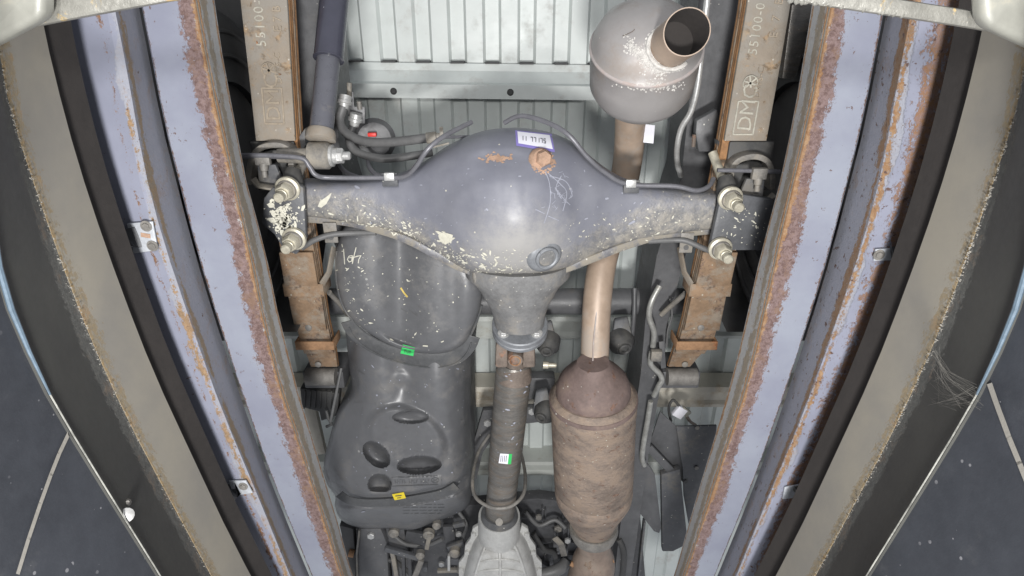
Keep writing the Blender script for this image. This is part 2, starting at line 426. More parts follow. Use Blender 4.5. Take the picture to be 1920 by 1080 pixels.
M['plastic'] = surf('black_engine_plastic', (0.065, 0.066, 0.07), 0.42, 0, 0.25, 16, dust=0.3, dust_col=(0.10, 0.095, 0.09), bump=0.3, specks=0.02, ss=160)
M['white'] = surf('white_sticker', (0.80, 0.80, 0.86), 0.5, 0, 0.03, 10, bump=0.02)
M['violet'] = surf('violet_sticker_rim', (0.24, 0.20, 0.52), 0.5, 0, 0.05, 10, bump=0.02)
M['ink'] = surf('dark_ink', (0.05, 0.05, 0.07), 0.6, 0, 0.1, 10, bump=0.0)
M['green'] = surf('green_tape', (0.04, 0.50, 0.12), 0.5, 0, 0.06, 10, bump=0.02)
M['yellow'] = surf('yellow_tape', (0.68, 0.54, 0.03), 0.5, 0, 0.06, 10, bump=0.02)
M['red'] = surf('red_plastic', (0.70, 0.05, 0.04), 0.45, 0, 0.06, 10, bump=0.02)
M['splash'] = surf('dried_cream_splash', (0.56, 0.545, 0.46), 0.75, 0, 0.15, 60, bump=0.3)
M['splash_thin'] = surf('pale_scratch', (0.29, 0.30, 0.35), 0.7, 0, 0.15, 60, bump=0.1)
M['gold'] = surf('amber_drip', (0.55, 0.42, 0.12), 0.4, 0, 0.2, 60)
M['orange_plug'] = surf('orange_rusted_plug', (0.36, 0.235, 0.165), 0.7, 0, 0.25, 60, bump=0.6)
M['kerb_bar'] = surf('worn_galvanised_bar', (0.26, 0.255, 0.23), 0.40, 0.3, 0.25, 16, rust=0.3, rust_col=(0.36, 0.27, 0.13), bump=0.6, bscale=70, bd=0.003)
M['corner'] = surf('scratched_white_metal', (0.27, 0.27, 0.24), 0.45, 0.1, 0.15, 6, dust=0.4, dust_col=(0.40, 0.36, 0.26), ds=5, bump=0.15)
M['bracket'] = surf('worn_bracket_paint', (0.42, 0.44, 0.47), 0.5, 0.2, 0.2, 30, rust=0.28, rust_col=(0.28, 0.12, 0.09), rs=40, bump=0.6)
M['webbing'] = surf('dusty_cobweb', (0.20, 0.19, 0.17), 0.9, 0, 0.1, 30)
M['seam_blue'] = surf('pale_blue_trim', (0.09, 0.125, 0.16), 0.35, 0.1, 0.25, 20, bump=0.2)
M['seam_dark'] = surf('bright_seam_edge', (0.22, 0.22, 0.2), 0.5, 0.1, 0.5, 30, bump=0.5)
#SECTION_SETTING
# ------------------------------------------------------------------ pit and beams
# side = -1 left, +1 right; edge tables give |px-960| against py (traced for one side, the other mirrors it)
E0 = [(-400, 1110), (0, 1040), (547, 960), (627, 922), (720, 884), (805, 833), (953, 742), (1080, 662), (1200, 590)]
E1 = [(-300, 1010), (0, 968), (117, 960), (207, 940), (283, 917), (353, 892), (443, 862), (540, 826), (627, 793), (720, 752), (813, 707), (920, 650), (1080, 563), (1250, 470)]
E2 = [(-300, 945), (0, 888), (43, 880), (133, 860), (260, 827), (353, 799), (487, 753), (613, 706), (720, 663), (860, 597), (1013, 526), (1080, 489), (1250, 400)]
E4 = [(-300, 805), (0, 735), (67, 740), (150, 724), (250, 707), (333, 692), (477, 652), (547, 627), (647, 593), (713, 570), (817, 530), (900, 493), (1080, 420), (1250, 350)]
E4[0] = (-300, 800); E4[1] = (0, 755)
E5 = [(-300, 745), (0, 700), (110, 677), (207, 660), (290, 640), (353, 623), (483, 590), (580, 560), (693, 523), (830, 477), (960, 427), (1080, 377), (1250, 305)]
E6 = [(-300, 640), (0, 598), (110, 577), (200, 559), (353, 523), (450, 500), (627, 463), (720, 440), (853, 395), (960, 360), (1080, 322), (1250, 262)]
E7 = [(-300, 600), (0, 558), (100, 545), (250, 515), (353, 497), (447, 467), (527, 450), (627, 430), (720, 404), (827, 374), (920, 343), (1080, 300), (1250, 240)]
YS = [-160, -60, 20, 100, 180, 260, 340, 420, 500, 580, 660, 740, 820, 900, 980, 1060, 1140, 1220]
def smoothed(tab, y):
    return sum(interp(tab, y + d) for d in (-60, -30, 0, 30, 60)) / 5
def edge(tab, y, h, s, add=0):
    return P(960 + s * (smoothed(tab, y) + add + (5 if s > 0 else 0)), y, h)

HK0, HK1, HA, HC = 0.585, 0.655, 0.765, 0.84
wall_mats = {}
M['wall_upper'] = banded('dark_pit_wall_sheet', (0.050, 0.051, 0.048),
    [(0.0, 0.012, 0.010, (0.24, 0.24, 0.225), (0.12, 0.12, 0.11), 0.8), (0.012, 0.008, 0.012, (0.13, 0.13, 0.12), (0.09, 0.09, 0.085), 0.4)], 0.55, 0.0, (0.060, 0.060, 0.054), 0.3)
M['wall_lower'] = surf('dark_lower_wall_sheet', (0.030, 0.033, 0.040), 0.5, 0, 0.15, 7, dust=0.15, dust_col=(0.055, 0.056, 0.06), bump=0.25, bscale=160, specks=0.03, ss=190, speck_col=(0.16, 0.16, 0.17))
M['kerb_l'] = banded('tan_kerb_paint', (0.222, 0.211, 0.190),
    [(0.0, 0.0035, 0.003, (0.25, 0.175, 0.085), (0.21, 0.18, 0.13), 1.0), (0.008, 0.005, 0.016, (0.21, 0.165, 0.10), (0.19, 0.165, 0.125), 0.2)], 0.7, 0.0, (0.24, 0.222, 0.185), 0.25)
def beam_mat(side, which):  # first band of each paints the inner side paler against its grazing light
    nm = ('outer' if which == 0 else 'inner') + ('_left' if side < 0 else '_right') + '_beam_paint'
    # v: 0 = outer edge of the bottom face, bottom face 0..wid, then the inner side
    if which == 0:
        wid = 0.125
        if side < 0:
            b = [(wid + .045, .042, .004, (.235, .245, .285), (.26, .265, .30), 1.0), (wid - 0.004, 0.0085, 0.010, (.17, .115, .065), RO2, -0.25), (wid - 0.016, 0.0030, 0.009, RP, RO, -0.1), (wid + 0.014, 0.012, 0.012, (.20, .17, .13), (.24, .17, .10), 0.1)]
            return banded(nm, LAV, b, 0.42, 0.45, (0.235, 0.245, 0.305))
        b = [(wid + .045, .042, .004, (.235, .245, .285), (.26, .265, .30), 1.0), (wid - 0.040, 0.012, 0.028, RP2, RO, 0.75), (wid - 0.066, 0.012, 0.024, RP, RO, 0.5), (wid - 0.002, 0.003, 0.007, RO, RO2, 0.15), (wid + .012, .01, .012, (.22, .16, .11), RO, .2)]
        return banded(nm, LAV, b, 0.42, 0.6, (0.235, 0.245, 0.305), 0.2, 0.6)
    wid = 0.068
    b = [(wid + .036, .034, .004, (.28, .28, .285), (.32, .32, .315), 1.0), (wid - 0.009, 0.0105, 0.014, RP, RP2, 0.8), (wid + 0.004, 0.006, 0.007, RO, RO2, 0.6), (0.000, 0.0012, 0.003, RP, RB, 0.45), (wid + 0.062, 0.003, 0.005, RO, RO2, 0.6), (wid + 0.026, 0.010, 0.014, (.19, .17, .14), (.24, .20, .15), 0.5)]
    return banded(nm, LAV, b, 0.42, 0.45, (0.24, 0.258, 0.305))

def rolled(name, rows, mat, parent, vs):
    mb = MB(); mb.loft(rows, False, (False, False), vs); return build(name, mb, mat, parent, sharp=25)

SIDE = {-1: 'left', 1: 'right'}
beam_out = {}; beam_in = {}
for s in (-1, 1):
    sd = SIDE[s]
    # --- pit wall: lower sheet, upper sheet, trim
    wl = thing('pit_wall', 'dark sheet-clad pit wall along the %s edge of the picture, below the tan kerb' % sd, 'wall', (s * 0.5, 0.3, 0.2))
    rows_u = []; rows_l = []; trim = []
    for y in YS:
        a = edge(E1, y, HK0, s, 1); b = edge(E0, y, 0.475, s)
        b = Vector((b.x, b.y, 0.475))
        rows_u.append([a, a.lerp(b, .5), b, b + Vector((s * 0.004, 0, 0))])
        c = b + Vector((s * 0.003, 0, 0.001))
        rows_l.append([c, Vector((c.x + s * 0.01, c.y, 0.25)), Vector((c.x + s * 0.02, c.y, -0.1)), Vector((c.x + s * 0.05, c.y, -0.9))])
        trim.append(b + Vector((-s * 0.002, 0, 0.0)))
    rolled('wall_upper_sheet', rows_u, M['wall_upper'], wl, [0, 0.05, 0.1, 0.104, 0.104])
    rolled('wall_lower_sheet', rows_l, M['wall_lower'], wl, [0, 0.25, 0.6, 1.4, 1.4])
    t0 = trim[:12] if s < 0 else trim[:12]
    build('blue_trim', MB().tube(t0[6:] if s < 0 else t0[6:], [0.0026] * 4 + [0.0018, 0.001], 8), M['seam_blue'], wl)
    build('seam_edge', MB().tube(trim[11:], 0.0008, 6), M['seam_dark'], wl)
    bv = bvh_of([o for o in wl.children if 'sheet' in o.name])
    mb = MB()
    if s < 0: stroke(mb, bv, [(126, 812), (108, 850), (92, 890), (72, 945), (50, 1010), (30, 1075)], 7, 0.002)
    else: stroke(mb, bv, [(1860, 722), (1876, 768), (1896, 822), (1915, 868), (1940, 930)], 10, 0.002)
    build('sealant_line', mb, M['webbing'], wl)
    if s < 0:
        mb = MB(); p = on(bv, 237, 966, 0.0); mb.lathe(p, p + (Vector((0, 0, 0)) - p).normalized() * 0.006, [(0, .0075), (.6, .0075), (1, .003)], 14)
        build('screw_head', mb, M['steel'], wl)
        mb = MB(); p = on(bv, 239, 942, 0.0); mb.lathe(p, p + (Vector((0, 0, 0)) - p).normalized() * 0.004, [(0, .004), (1, .002)], 10)
        build('screw_head', mb, M['grime'], wl)
    # fuzzy dust fringe hanging under the kerb edge
    # --- kerb
    kb = thing('pit_kerb', 'tan painted concrete kerb with a rusty crumbling edge, %s side of the pit' % sd, 'kerb', (s * 0.45, 0.3, 0.62))
    rows = []
    for y in YS:
        a = edge(E1, y, HK0, s); b = edge(E2, y, HK1, s)
        rows.append([a + Vector((s * 0.05, 0, -0.004)), a, a.lerp(b, .33), a.lerp(b, .67), b, b + Vector((s * 0.003, 0, 0.004)), b + Vector((s * 0.16, 0, 0.004))])
    dd = (rows[6][4] - rows[6][1]).length
    rolled('kerb_face', rows, M['kerb_l'], kb, [-0.05, 0, dd * .33, dd * .67, dd, dd + .006, dd + .16, dd + .16])
    rl = []
    for y in YS:
        a = edge(E2, y, HK1 + 0.012, s, 3)
        rl.append([a, a + Vector((0, 0, 0.045)), a + Vector((s * 0.02, 0, 0.045)), a + Vector((s * 0.02, 0, 0))])
    build('kerb_lip_shade', MB().loft(rl, True), M['soot_shade'], kb)  # lip made taller and near-black to paint the shaded gap above it
    # ragged flakes on the kerb's lower edge
    rnd = random.Random(20 + s); mb = MB()
    for k in range(900):
        y = rnd.uniform(60, 1090); x = smoothed(E1, y) + (5 if s > 0 else 0) + abs(rnd.gauss(0, 11)) * (1 + mnoise.noise(Vector((y * .02, s, 0)))) - 3
        p = P(960 + s * x, y, HK0 - .003 - rnd.random() * 0.004); L = rnd.uniform(.0006, .0024) * (1.5 if rnd.random() < .12 else 1)
        a = rnd.uniform(-.9, .9); dv = Vector((s * math.cos(a), math.sin(a), rnd.uniform(-.6, .3))) * L
        wv = Vector((-math.sin(a), math.cos(a), 0)) * rnd.uniform(.0003, .0010)
        mb.add([p - wv, p + wv, p + dv + wv * .3, p + dv - wv * .3], [[0, 1, 2, 3]])
    build('crumbling_crust', mb, M['webbing'], kb, kind='stuff')
    # --- outer beam (box section)
    ob = thing('steel_beam', 'outer lavender painted steel beam on the %s, %s' % (sd, 'half in shadow beside the kerb with small rust spots' if s < 0 else 'blistered with heavy rust along its outer half'), 'beam', (s * 0.42, 0.3, 0.75))
    rows = []
    for y in YS:
        a = edge(E4, y, HA, s); b = edge(E5, y, HC + 0.02, s, 3)
        b = Vector((b.x, b.y, HC + 0.02)); o_ = a + Vector((s * 0.125, 0, 0))
        c = a + Vector((s * .006, 0, 0)); a2 = a + Vector((0, 0, .006))
        rows.append([o_ + Vector((0, 0, .1)), o_, o_.lerp(a, .5), c, a2, b, b + Vector((s * 0.1, 0, 0.0))])
    W = [-0.1, 0, .0625, .119, .127, .21, .31, .31]
    beam_out[s] = rolled('beam_face', rows, beam_mat(s, 0), ob, W)
    # --- inner beam
    ib = thing('steel_beam', 'inner lavender painted steel beam on the %s with a purple rust strip along its edge, %s' % (sd, 'in front of the leaf spring by the shock absorber' if s < 0 else 'in front of the leaf spring nearer the muffler'), 'beam', (s * 0.36, 0.3, 0.82))
    rows = []
    for y in YS:
        a = edge(E5, y, HC, s); b = edge(E6, y, HC, s); c = edge(E7, y, HC + 0.055, s)
        wig = Vector((mnoise.noise(Vector((y * .018, s * 3, 0))) * .0016, 0, 0))
        b = b + wig; c = c + wig * 1.3
        rows.append([a + Vector((0, 0, .05)), a + Vector((0, 0, .003)), a + Vector((-s * .003, 0, 0)), a.lerp(b, .5), b, b + Vector((-s * .0015, 0, .004)), b + Vector((-s * .003, 0, .005)), c, c + Vector((s * .01, 0, .003))])
    W = [-.05, -.002, 0, .034, .068, .072, .076, .135, .145, .145]
    beam_in[s] = rolled('beam_face', rows, beam_mat(s, 1), ib, W)
    build('weld_seam', MB().tube([r[4] + Vector((-s * .0022, 0, .002)) for r in rows], 0.0010, 6), M['shaft'], ib)

# brackets that tie the outer beams to the kerb
def bracket(s, quad, arm, holes, label):
    par = bpy.data.objects['steel_beam' if s < 0 else 'steel_beam.002']
    r = thing('angle_bracket', label, 'bracket', P(*quad[0], HA - .004), 'brackets tying the outer beams to the kerb')
    pts = [P(x, y, HA - .003) for x, y in quad]
    build('bracket_plate', MB().prism(pts, (0, 0, -.003)), M['bracket'], r, bevel=.0008)
    ap = [P(x, y, h) for x, y, h in arm]
    if len(holes) > 1: build('slot', MB().bar(P(264, 440, HA - .0065), P(282, 443, HA - .0065), .006, .0006), M['orange_plug'], r)
    build('bracket_arm', MB().strip(ap, .030, .003, (-s * .5, -.2, 1)), M['plate'], r, bevel=.0008)
    for hx, hy in holes:
        c = P(hx, hy, HA - .0065)
        build('bolt', MB().hexa(c, (0, 0, -1), .0048, .003).lathe(c + Vector((0, 0, .0006)), c + Vector((0, 0, -.0006)), [(0, .0075), (1, .0075)], 16), M['grime'], r)
bracket(-1, [(240, 418), (288, 414), (298, 468), (252, 474)], [(262, 444, HA - .005), (240, 448, HA - .006), (226, 470, .745), (214, 500, .712)], [(274, 424), (286, 461)], 'grey angle bracket with two bolts on the outer left beam, level with the axle plate')
bracket(-1, [(430, 900), (462, 899), (475, 922), (440, 928)], [(448, 912, HA - .004), (432, 918, HA - .006), (424, 938, .73), (415, 962, .70)], [(456, 912)], 'narrow grey bracket on the outer left beam near its far lower end')
bracket(1, [(1640, 466), (1688, 464), (1692, 486), (1636, 488)], [(1668, 474, HA - .004), (1692, 470, HA - .006), (1702, 478, .73), (1711, 508, .70)], [(1648, 478)], 'worn silver bracket among rust on the outer right beam, level with the axle plate')
bracket(1, [(1470, 912), (1506, 905), (1514, 928), (1466, 934)], [(1490, 918, HA - .004), (1512, 914, HA - .006), (1517, 933, .73), (1521, 958, .70)], [(1496, 917)], 'narrow peeling bracket on the outer right beam near its far lower end')

# top cross bar pieces and pit corners
r = thing('end_bar', 'worn silver bar across the top left corner, ending at the left kerb', 'bar', P(190, 15, .60))
build('bar_body', MB().strip([P(60, 30, .60), P(130, 16, .60), P(200, 3, .60), P(420, -38, .60)], .018, .012), M['kerb_bar'], r, bevel=.003)
r = thing('end_bar', 'worn silver bar with a ruffled lower edge across the top right corner', 'bar', P(1650, 20, .60))
pl = [(1440, -22), (1560, -3), (1700, 18), (1790, 32), (1862, 44)]
build('bar_body', MB().strip([P(x, y, .60) for x, y in smooth(pl, 4)], .014, .012), M['kerb_bar'], r, bevel=.003)
mb = MB(); rnd = random.Random(5)
for i in range(20):
    x = 1480 + i * 11 + rnd.uniform(-4, 4); y = interp([(1440, -4), (1560, 8), (1700, 28), (1790, 44), (1862, 58)], x)
    mb.lathe(P(x - 5, y, .597), P(x + 5, y + 1, .597), [(0, .0012), (.5, .0018 + rnd.random() * .0018), (1, .002)], 8)
build('ruffled_bead', mb, M['kerb_bar'], r)
for s in (-1, 1):
    r = thing('pit_corner', 'pale worn metal corner plate of the pit at the top %s of the picture' % SIDE[s], 'corner piece', P(960 + s * 930, 0, .57))
    X = lambda v: 960 + s * v
    pg = [(-1000, -40), (-880, -40), (-882, 22), (-886, 36), (-930, 60), (-975, 84), (-1000, 96)] if s < 0 else [(880, -40), (1000, -40), (1000, 100), (965, 84), (925, 66), (892, 50), (886, 30)]
    build('corner_plate', MB().prism([P(960 + v, y, .565) for v, y in pg], (0, 0, .02)), M['corner'], r, bevel=.007, segs=4)
# cobweb in the right hand corner
rnd = random.Random(11); mb = MB()
for k in range(38):
    a = P(1752 + rnd.gauss(0, 5), 650 + rnd.random() * 110, .53); b = P(rnd.uniform(1790, 1845), rnd.uniform(720, 770), .46)
    m = a.lerp(b, .5) + Vector((0, .012 * rnd.random(), .01 * rnd.random())); mb.tube([a, a.lerp(m, .6), m, b], 0.00012, 3)
web = build('cobweb', mb, M['webbing'], None, kind='stuff'); cat(web, 'grey cobweb strung between the right kerb and the wall trim', 'cobweb')
rnd = random.Random(12); mb = MB()
# ground slab over the pit edge
for s in (-1, 1):
    rows = []
    for y in YS:
        b = edge(E2, y, HK1, s); b = Vector((b.x, b.y, HK1 + .006))
        rows.append([b + Vector((s * .16, 0, 0)), b + Vector((s * 3, 0, 0))])
    g = build('floor', MB().loft(rows, False), M['void'], None, kind='structure')
# ------------------------------------------------------------------ truck bed and chassis
bed = thing('truck_bed', 'corrugated pale grey cargo bed floor above the axle', 'truck bed', (0, 0.5, 1.66))
xs = []; per = 0.0868; x = -0.95; prof = []; slots = []
x = 0.0605 - per * 12
HB = 1.65
while x < 1.0:
    prof += [(x, HB), (x + per * .46, HB), (x + per * .54, HB + .012), (x + per * .92, HB + .012)]
    slots.append(x + per * .73)
    x += per
rows = [[Vector((a, y, b)) for a, b in prof] for y in (-.9, .2, 1.2, 2.3, 3.2)]
build('floor_panel', MB().loft(rows, False), M['bed'], bed, sharp=20)

for q in slots:
    if -.5 < q < .45: build('rib_gap_shade', MB().box(Vector((q, P(960, 117.5, 1.65).y + .012 * q, 1.645)), (per * .2, 0, 0), (0, .0017, 0), (0, 0, .018)), M['void'], bed)  # added dark boxes paint the shade in the gaps between ribs and member
def hat(name, label, y0, y1, y2, y3, mat, h=HB, dz=.075, x0=-.9, x1=.9, parent=None):
    "hat section cross member; y0..y3 = photo rows of the flange, web, sole"
    r = thing(name, label, 'cross member', (0, P(960, y0, h).y, h - dz))
    Y = [P(960, y, hh).y for y, hh in ((y0, h - .002), (y1, h - .002), (y1 + 3, h - dz), (y2, h - dz), (y2 + 4, h - dz * .45), (y3, h - dz * .45))]
    H = [h - .004, h - .004, h - dz, h - dz, h - dz * .55, h - dz * .55]
    low = [(Y[i], H[i]) for i in range(6)]
    rows = [[Vector((xx, yy, zz)) for yy, zz in low] for xx in (x0, 0, x1)]
    o = build('member_sheet', MB().loft(rows, False), mat, r, sharp=25)
    return r
# rear member (two holes)
ya = P(960, 118, 1.64).y; 
r = thing('cross_member', 'pale grey bed cross member with two dark plugs, above the differential', 'cross member', (0, ya, 1.6))
Y0 = P(960, 120, 1.640).y; Y1 = P(960, 134, 1.632).y; Y2 = P(960, 160, 1.60).y; Y3 = P(960, 166, 1.60).y; Y4 = P(960, 186, 1.60).y
rows = []
for xx in [-.9 + .1 * i for i in range(19)]:
    bow = -.02 * max(0, xx) ** 2 + .03 * xx * 0
    c = lambda y, z: Vector((xx, y + .012 * xx, z))
    rows.append([c(Y0, 1.646), c(Y0, 1.636), c(Y1, 1.632), c(Y1 + .004, 1.628), c(Y2 - .004, 1.612), c(Y2, 1.598), c(Y4, 1.598), c(Y4 + .002, 1.646)])
mo = build('member_sheet', MB().loft(rows, False), M['bed'], r, sharp=20)
for px, py in ((738, 171), (957, 173)):
    c = P(px, py, 1.598); build('rubber_plug', MB().lathe(c + Vector((0, 0, .002)), c - Vector((0, 0, .004)), [(0, .0085), (.5, .0085), (1, .005)], 18), M['rubber'], r)

def member(label, ytop, ybot, h, mat, x0, x1, lip=4):
    r = thing('cross_member', label, 'cross member', (0, P(960, ytop, h).y, h))
    a = P(960, ytop, h).y; b = P(960, ybot, h).y; l = R(lip, ytop, h)
    rows = [[Vector((xx, a, h + .08)), Vector((xx, a, h)), Vector((xx, a + l * 1.5, h - .004)), Vector((xx, a + l * 2.2, h + .006)), Vector((xx, b - l * 2, h + .006)), Vector((xx, b - l, h - .003)), Vector((xx, b, h - .003)), Vector((xx, b, h + .08))] for xx in (x0, 0, x1)]
    build('member_sheet', MB().loft(rows, False), mat, r, sharp=20)
    return r
member('cream bed cross member just below the black cross tube', 594, 634, 1.56, M['cross'], -.9, .9, 6)
member('cream bed cross member with brown stains crossing behind the propeller shaft', 726, 762, 1.56, M['cream'], -.9, .9, 6)
member('grey bed cross member behind the front end of the propeller shaft', 866, 890, 1.58, M['cross'], -.9, .9, 4)
# black round cross tube
r = thing('cross_tube', 'thick black round tube crossing behind the propeller shaft and exhaust pipe', 'cross tube', (0, P(960, 565, 1.42).y, 1.42))
a = P(960, 565, 1.42)
build('tube_body', MB().lathe((-.60, a.y, 1.42), (.60, a.y, 1.42), [(0, R(25, 565, 1.42)), (1, R(25, 565, 1.42))], 40), M['black'], r)

# chassis rails, dark channel sections
for s in (-1, 1):
    r = thing('chassis_rail', 'black steel chassis rail on the %s, between the cargo bed and the leaf spring' % SIDE[s], 'chassis rail', (s * .39, .4, 1.35))
    tabl = [(-200, 395, 1.36), (0, 388, 1.34), (150, 372, 1.33), (330, 350, 1.32), (480, 298, 1.31), (600, 272, 1.30), (700, 262, 1.30), (850, 238, 1.30), (1100, 205, 1.30)]
    rows = []
    for y, x, h in tabl:
        c = P(960 + s * x, y, h); wd = interp([(0, .040), (400, .037), (560, .028), (1100, .025)], y)
        rows.append([c + Vector((s * wd, 0, .16)), c + Vector((s * wd, 0, 0)), c + Vector((-s * wd, 0, 0)), c + Vector((-s * wd, 0, .004)), c + Vector((-s * wd * .9, 0, .16))])
    build('rail_web', MB().loft(rows, True), M['black'], r, sharp=25, bevel=0)
    for y in (() if s < 0 else (268,)):
        x = interp([(a, b) for a, b, _ in tabl], y); h = interp([(a, c) for a, b, c in tabl], y)
        c = P(960 + s * (x - 6), y, h); build('rivet', MB().lathe(c, c - Vector((0, 0, .006)), [(0, .011), (.6, .009), (1, .003)], 14), M['black'], r)
# inner arch liners above the wheels, dark
for s in (-1, 1):
    r = thing('wheel_arch', 'dark wheel arch lining above the %s tyre' % SIDE[s], 'wheel arch', (s * .7, .4, 1.6))
    rows = []
    for k in range(13):
        a = PI * k / 12; rows.append([Vector((s * .46, .14 - .50 * math.cos(a), 1.15 + .46 * math.sin(a))), Vector((s * 1.1, .14 - .50 * math.cos(a), 1.15 + .46 * math.sin(a)))])
    build('arch_sheet', MB().loft(rows, False), M['void'], r)
    t = thing('tyre', 'dark rear tyre inside the %s wheel arch, seen past the steel beam' % SIDE[s], 'tyre', (s * .62, .36, 1.13))
    prof = [(0, .18), (.02, .21), (-.02, .25), (.0, .285), (.10, .305), (.9, .305), (1, .285), (1, .2)]
    build('tread', MB().lathe((s * .515, .31, 1.15), (s * .70, .31, 1.15), prof, 72, (False, False)), M['tyre'], t)
    build('wheel_rim', MB().lathe((s * .53, .31, 1.15), (s * .60, .31, 1.15), [(0, .18), (.3, .175), (.6, .16), (.6, .05)], 48), M['void'], t)
    for q in (.225, .265):
        build('sidewall_ring', MB().tube([Vector((s * .512, .31 + q * math.cos(a), 1.15 + q * math.sin(a))) for a in [2 * PI * k / 72 for k in range(73)]], .004, 6), M['tyre'], t)

# ------------------------------------------------------------------ leaf springs
def half(tab, y): return interp([(q[0], q[1]) for q in tab], y), interp([(q[0], q[2]) for q in tab], y)
SPL = [(-220, 443, 518), (0, 455, 542), (130, 470, 549), (262, 484, 557), (480, 528, 590), (555, 540, 602), (620, 553, 612), (655, 562, 622), (695, 577, 628)]
SPR = [(-220, 1412, 1500), (0, 1399, 1479), (130, 1377, 1457), (262, 1355, 1433), (480, 1314, 1378), (555, 1297, 1362), (620, 1283, 1349), (655, 1272, 1336), (695, 1258, 1300)]
HS = [(-220, 1.20), (0, 1.165), (262, 1.115), (480, 1.12), (555, 1.15), (655, 1.20), (700, 1.24)]
def spring(s, tab, label):
    r = thing('leaf_spring', label, 'leaf spring', P(tab[3][1], 262, 1.12), 'rusty leaf springs')
    def leafpart(y0, y1, dz, shrink=0, mat=M['spring'], name='leaf', th=.0085):
        n = max(2, int((y1 - y0) / 30)); rows = []
        for k in range(n + 1):
            y = y0 + (y1 - y0) * k / n; xa, xb = half(tab, y); h = interp(HS, y)
            a = P(xa, y, h); b = P(xb, y, h); up = Vector((0, 0, 1))
            a = a + Vector((shrink, 0, dz)); b = b + Vector((-shrink, 0, dz))
            rows.append([a, b, b + up * th, a + up * th])
        return build(name, MB().loft(rows, True, (True, True)), mat, r, bevel=.0012)
    low = leafpart(-220, 262, -.011)                    # lowest, thick helper leaf, rear half
    leafpart(-220, 300, .0, .0, M['spring_edge']); leafpart(300, 620, .0, .0, M['spring_low']); leafpart(-220, 300, .0105, .0004, M['spring_edge']); leafpart(300, 668, .0105, .0004, M['spring_low'])
    leafpart(-220, 697, .021, .0, M['spring_low']); leafpart(-220, 700, .0315, .0004, M['spring_edge'])
    leafpart(470, 552, -.010, 0, M['spring_low'])
    # wrap clips
    def clip(y, wpx, mat, ear=0):
        xa, xb = half(tab, y); h = interp(HS, y) - .013
        a = P(xa - 4, y, h); b = P(xb + 4, y, h); t = .0035; wd = R(wpx, y, h)
        mbq = MB(); mbq.box((a + b) / 2, (b - a) / 2, (0, wd / 2, 0), (0, 0, t / 2))
        mbq.box(a + Vector((-.001, 0, .026)), (t / 2, 0, 0), (0, wd / 2, 0), (0, 0, .028)); mbq.box(b + Vector((.001, 0, .026)), (t / 2, 0, 0), (0, wd / 2, 0), (0, 0, .028))
        build('spring_clip', mbq, mat, r, bevel=.001)
        return a, b
    a, b = clip(544, 26, M['spring_low'])
    # flared ear on the inner side of this clip
    q = b if s < 0 else a
    ear = [q + Vector((0, -.012, 0)), q + Vector((-s * .012, -.03, .02)), q + Vector((-s * .02, -.075, .05))]
    build('clip_ear', MB().strip(ear, .016, .004, (s, 0, .3)), M['spring'], r, bevel=.001)
    clip(648, 18, M['rust_orange'])
    for y, f in ((614, .45), (683, .45)):
        xa, xb = half(tab, y); h = interp(HS, y) - .001
        c = P(xa + (xb - xa) * f, y, h + (.02 if y > 660 else 0)); build('rivet', MB().lathe(c, c - Vector((0, 0, .004)), [(0, .0075), (.5, .0075), (1, .004)], 14), M['grime'], r)
    # end shackle
    xa, xb = half(tab, 697); c = P((xa + xb) / 2, 706, 1.27)
    build('spring_eye', MB().lathe(c - Vector((.036, 0, 0)), c + Vector((.036, 0, 0)), [(0, .022), (1, .022)], 20), M['grime'], r)
    build('shackle_bracket', MB().box(c + Vector((0, .018, .06)), (.05, 0, 0), (0, .024, 0), (0, 0, .05)), M['black'], r, bevel=.004)
    # stamped lettering, read from the axle end towards the rear
    def at(y, f):
        xa, xb = half(tab, y); return P(xa + (xb - xa) * f, y, interp(HS, y) - .0116)
    def word(txt, y, f, size, mat, dep=.0014, spc=1.0):
        o = at(y, f); e = at(y - 60, f)
        letters(txt, size, mat, low, o, e - o, Vector((-1, 0, 0)), depth_=dep, spacing=spc)
    f0 = .55
    # framed mark
    y0, y1 = (232, 165) if s < 0 else (252, 190)
    fx0, fx1 = .22, .70
    mbq = MB()
    for (ya_, fa, yb_, fb) in ((y0, fx0, y1, fx0), (y0, fx1, y1, fx1), (y0, fx0, y0, fx1), (y1, fx0, y1, fx1)):
        mbq.bar(at(ya_, fa), at(yb_, fb), .0026, .0016)
    build('stamped_frame', mbq, M['stamp_dark'] if s < 0 else M['stamp'], low, kind='stuff')
    word('DMC', y0 - 5, .62, .036, M['stamp_dark'] if s < 0 else M['stamp'], .0008, .98)
    # round emblem
    ye = 132 if s < 0 else 156
    c = at(ye, .43); rr = .0125
    mbq = MB().tube([c + Vector((rr * math.cos(2 * PI * k / 24), rr * math.sin(2 * PI * k / 24), 0)) for k in range(25)], .0012, 6)
    for k in range(3):
        a_ = PI * k / 3 + .3; mbq.bar(c - Vector((rr * math.cos(a_), rr * math.sin(a_), 0)), c + Vector((rr * math.cos(a_), rr * math.sin(a_), 0)), .003, .0014)
    build('stamped_emblem', mbq, M['stamp_dark'] if s < 0 else M['stamp'], low)
    if s > 0:
        word('DWS-C', 185, .70, .016, M['stamp_dark'])
        word('55100-0', 104, .46, .023, M['stamp'], .0007, 1.12)
        word('E   7   B', 72, .86, .020, M['stamp_dark'])
    else:
        word('DWS-C', 158, .72, .016, M['stamp_dark'])
        word('55100-', 88, .42, .024, M['stamp'], .0007, 1.12)
        word('E 7 B', 60, .80, .020, M['stamp_dark'])
    return r
spring(-1, SPL, 'rusty stamped leaf spring on the left, beside the shock absorber')
spring(1, SPR, 'rusty stamped leaf spring on the right, beside the silver pipe')

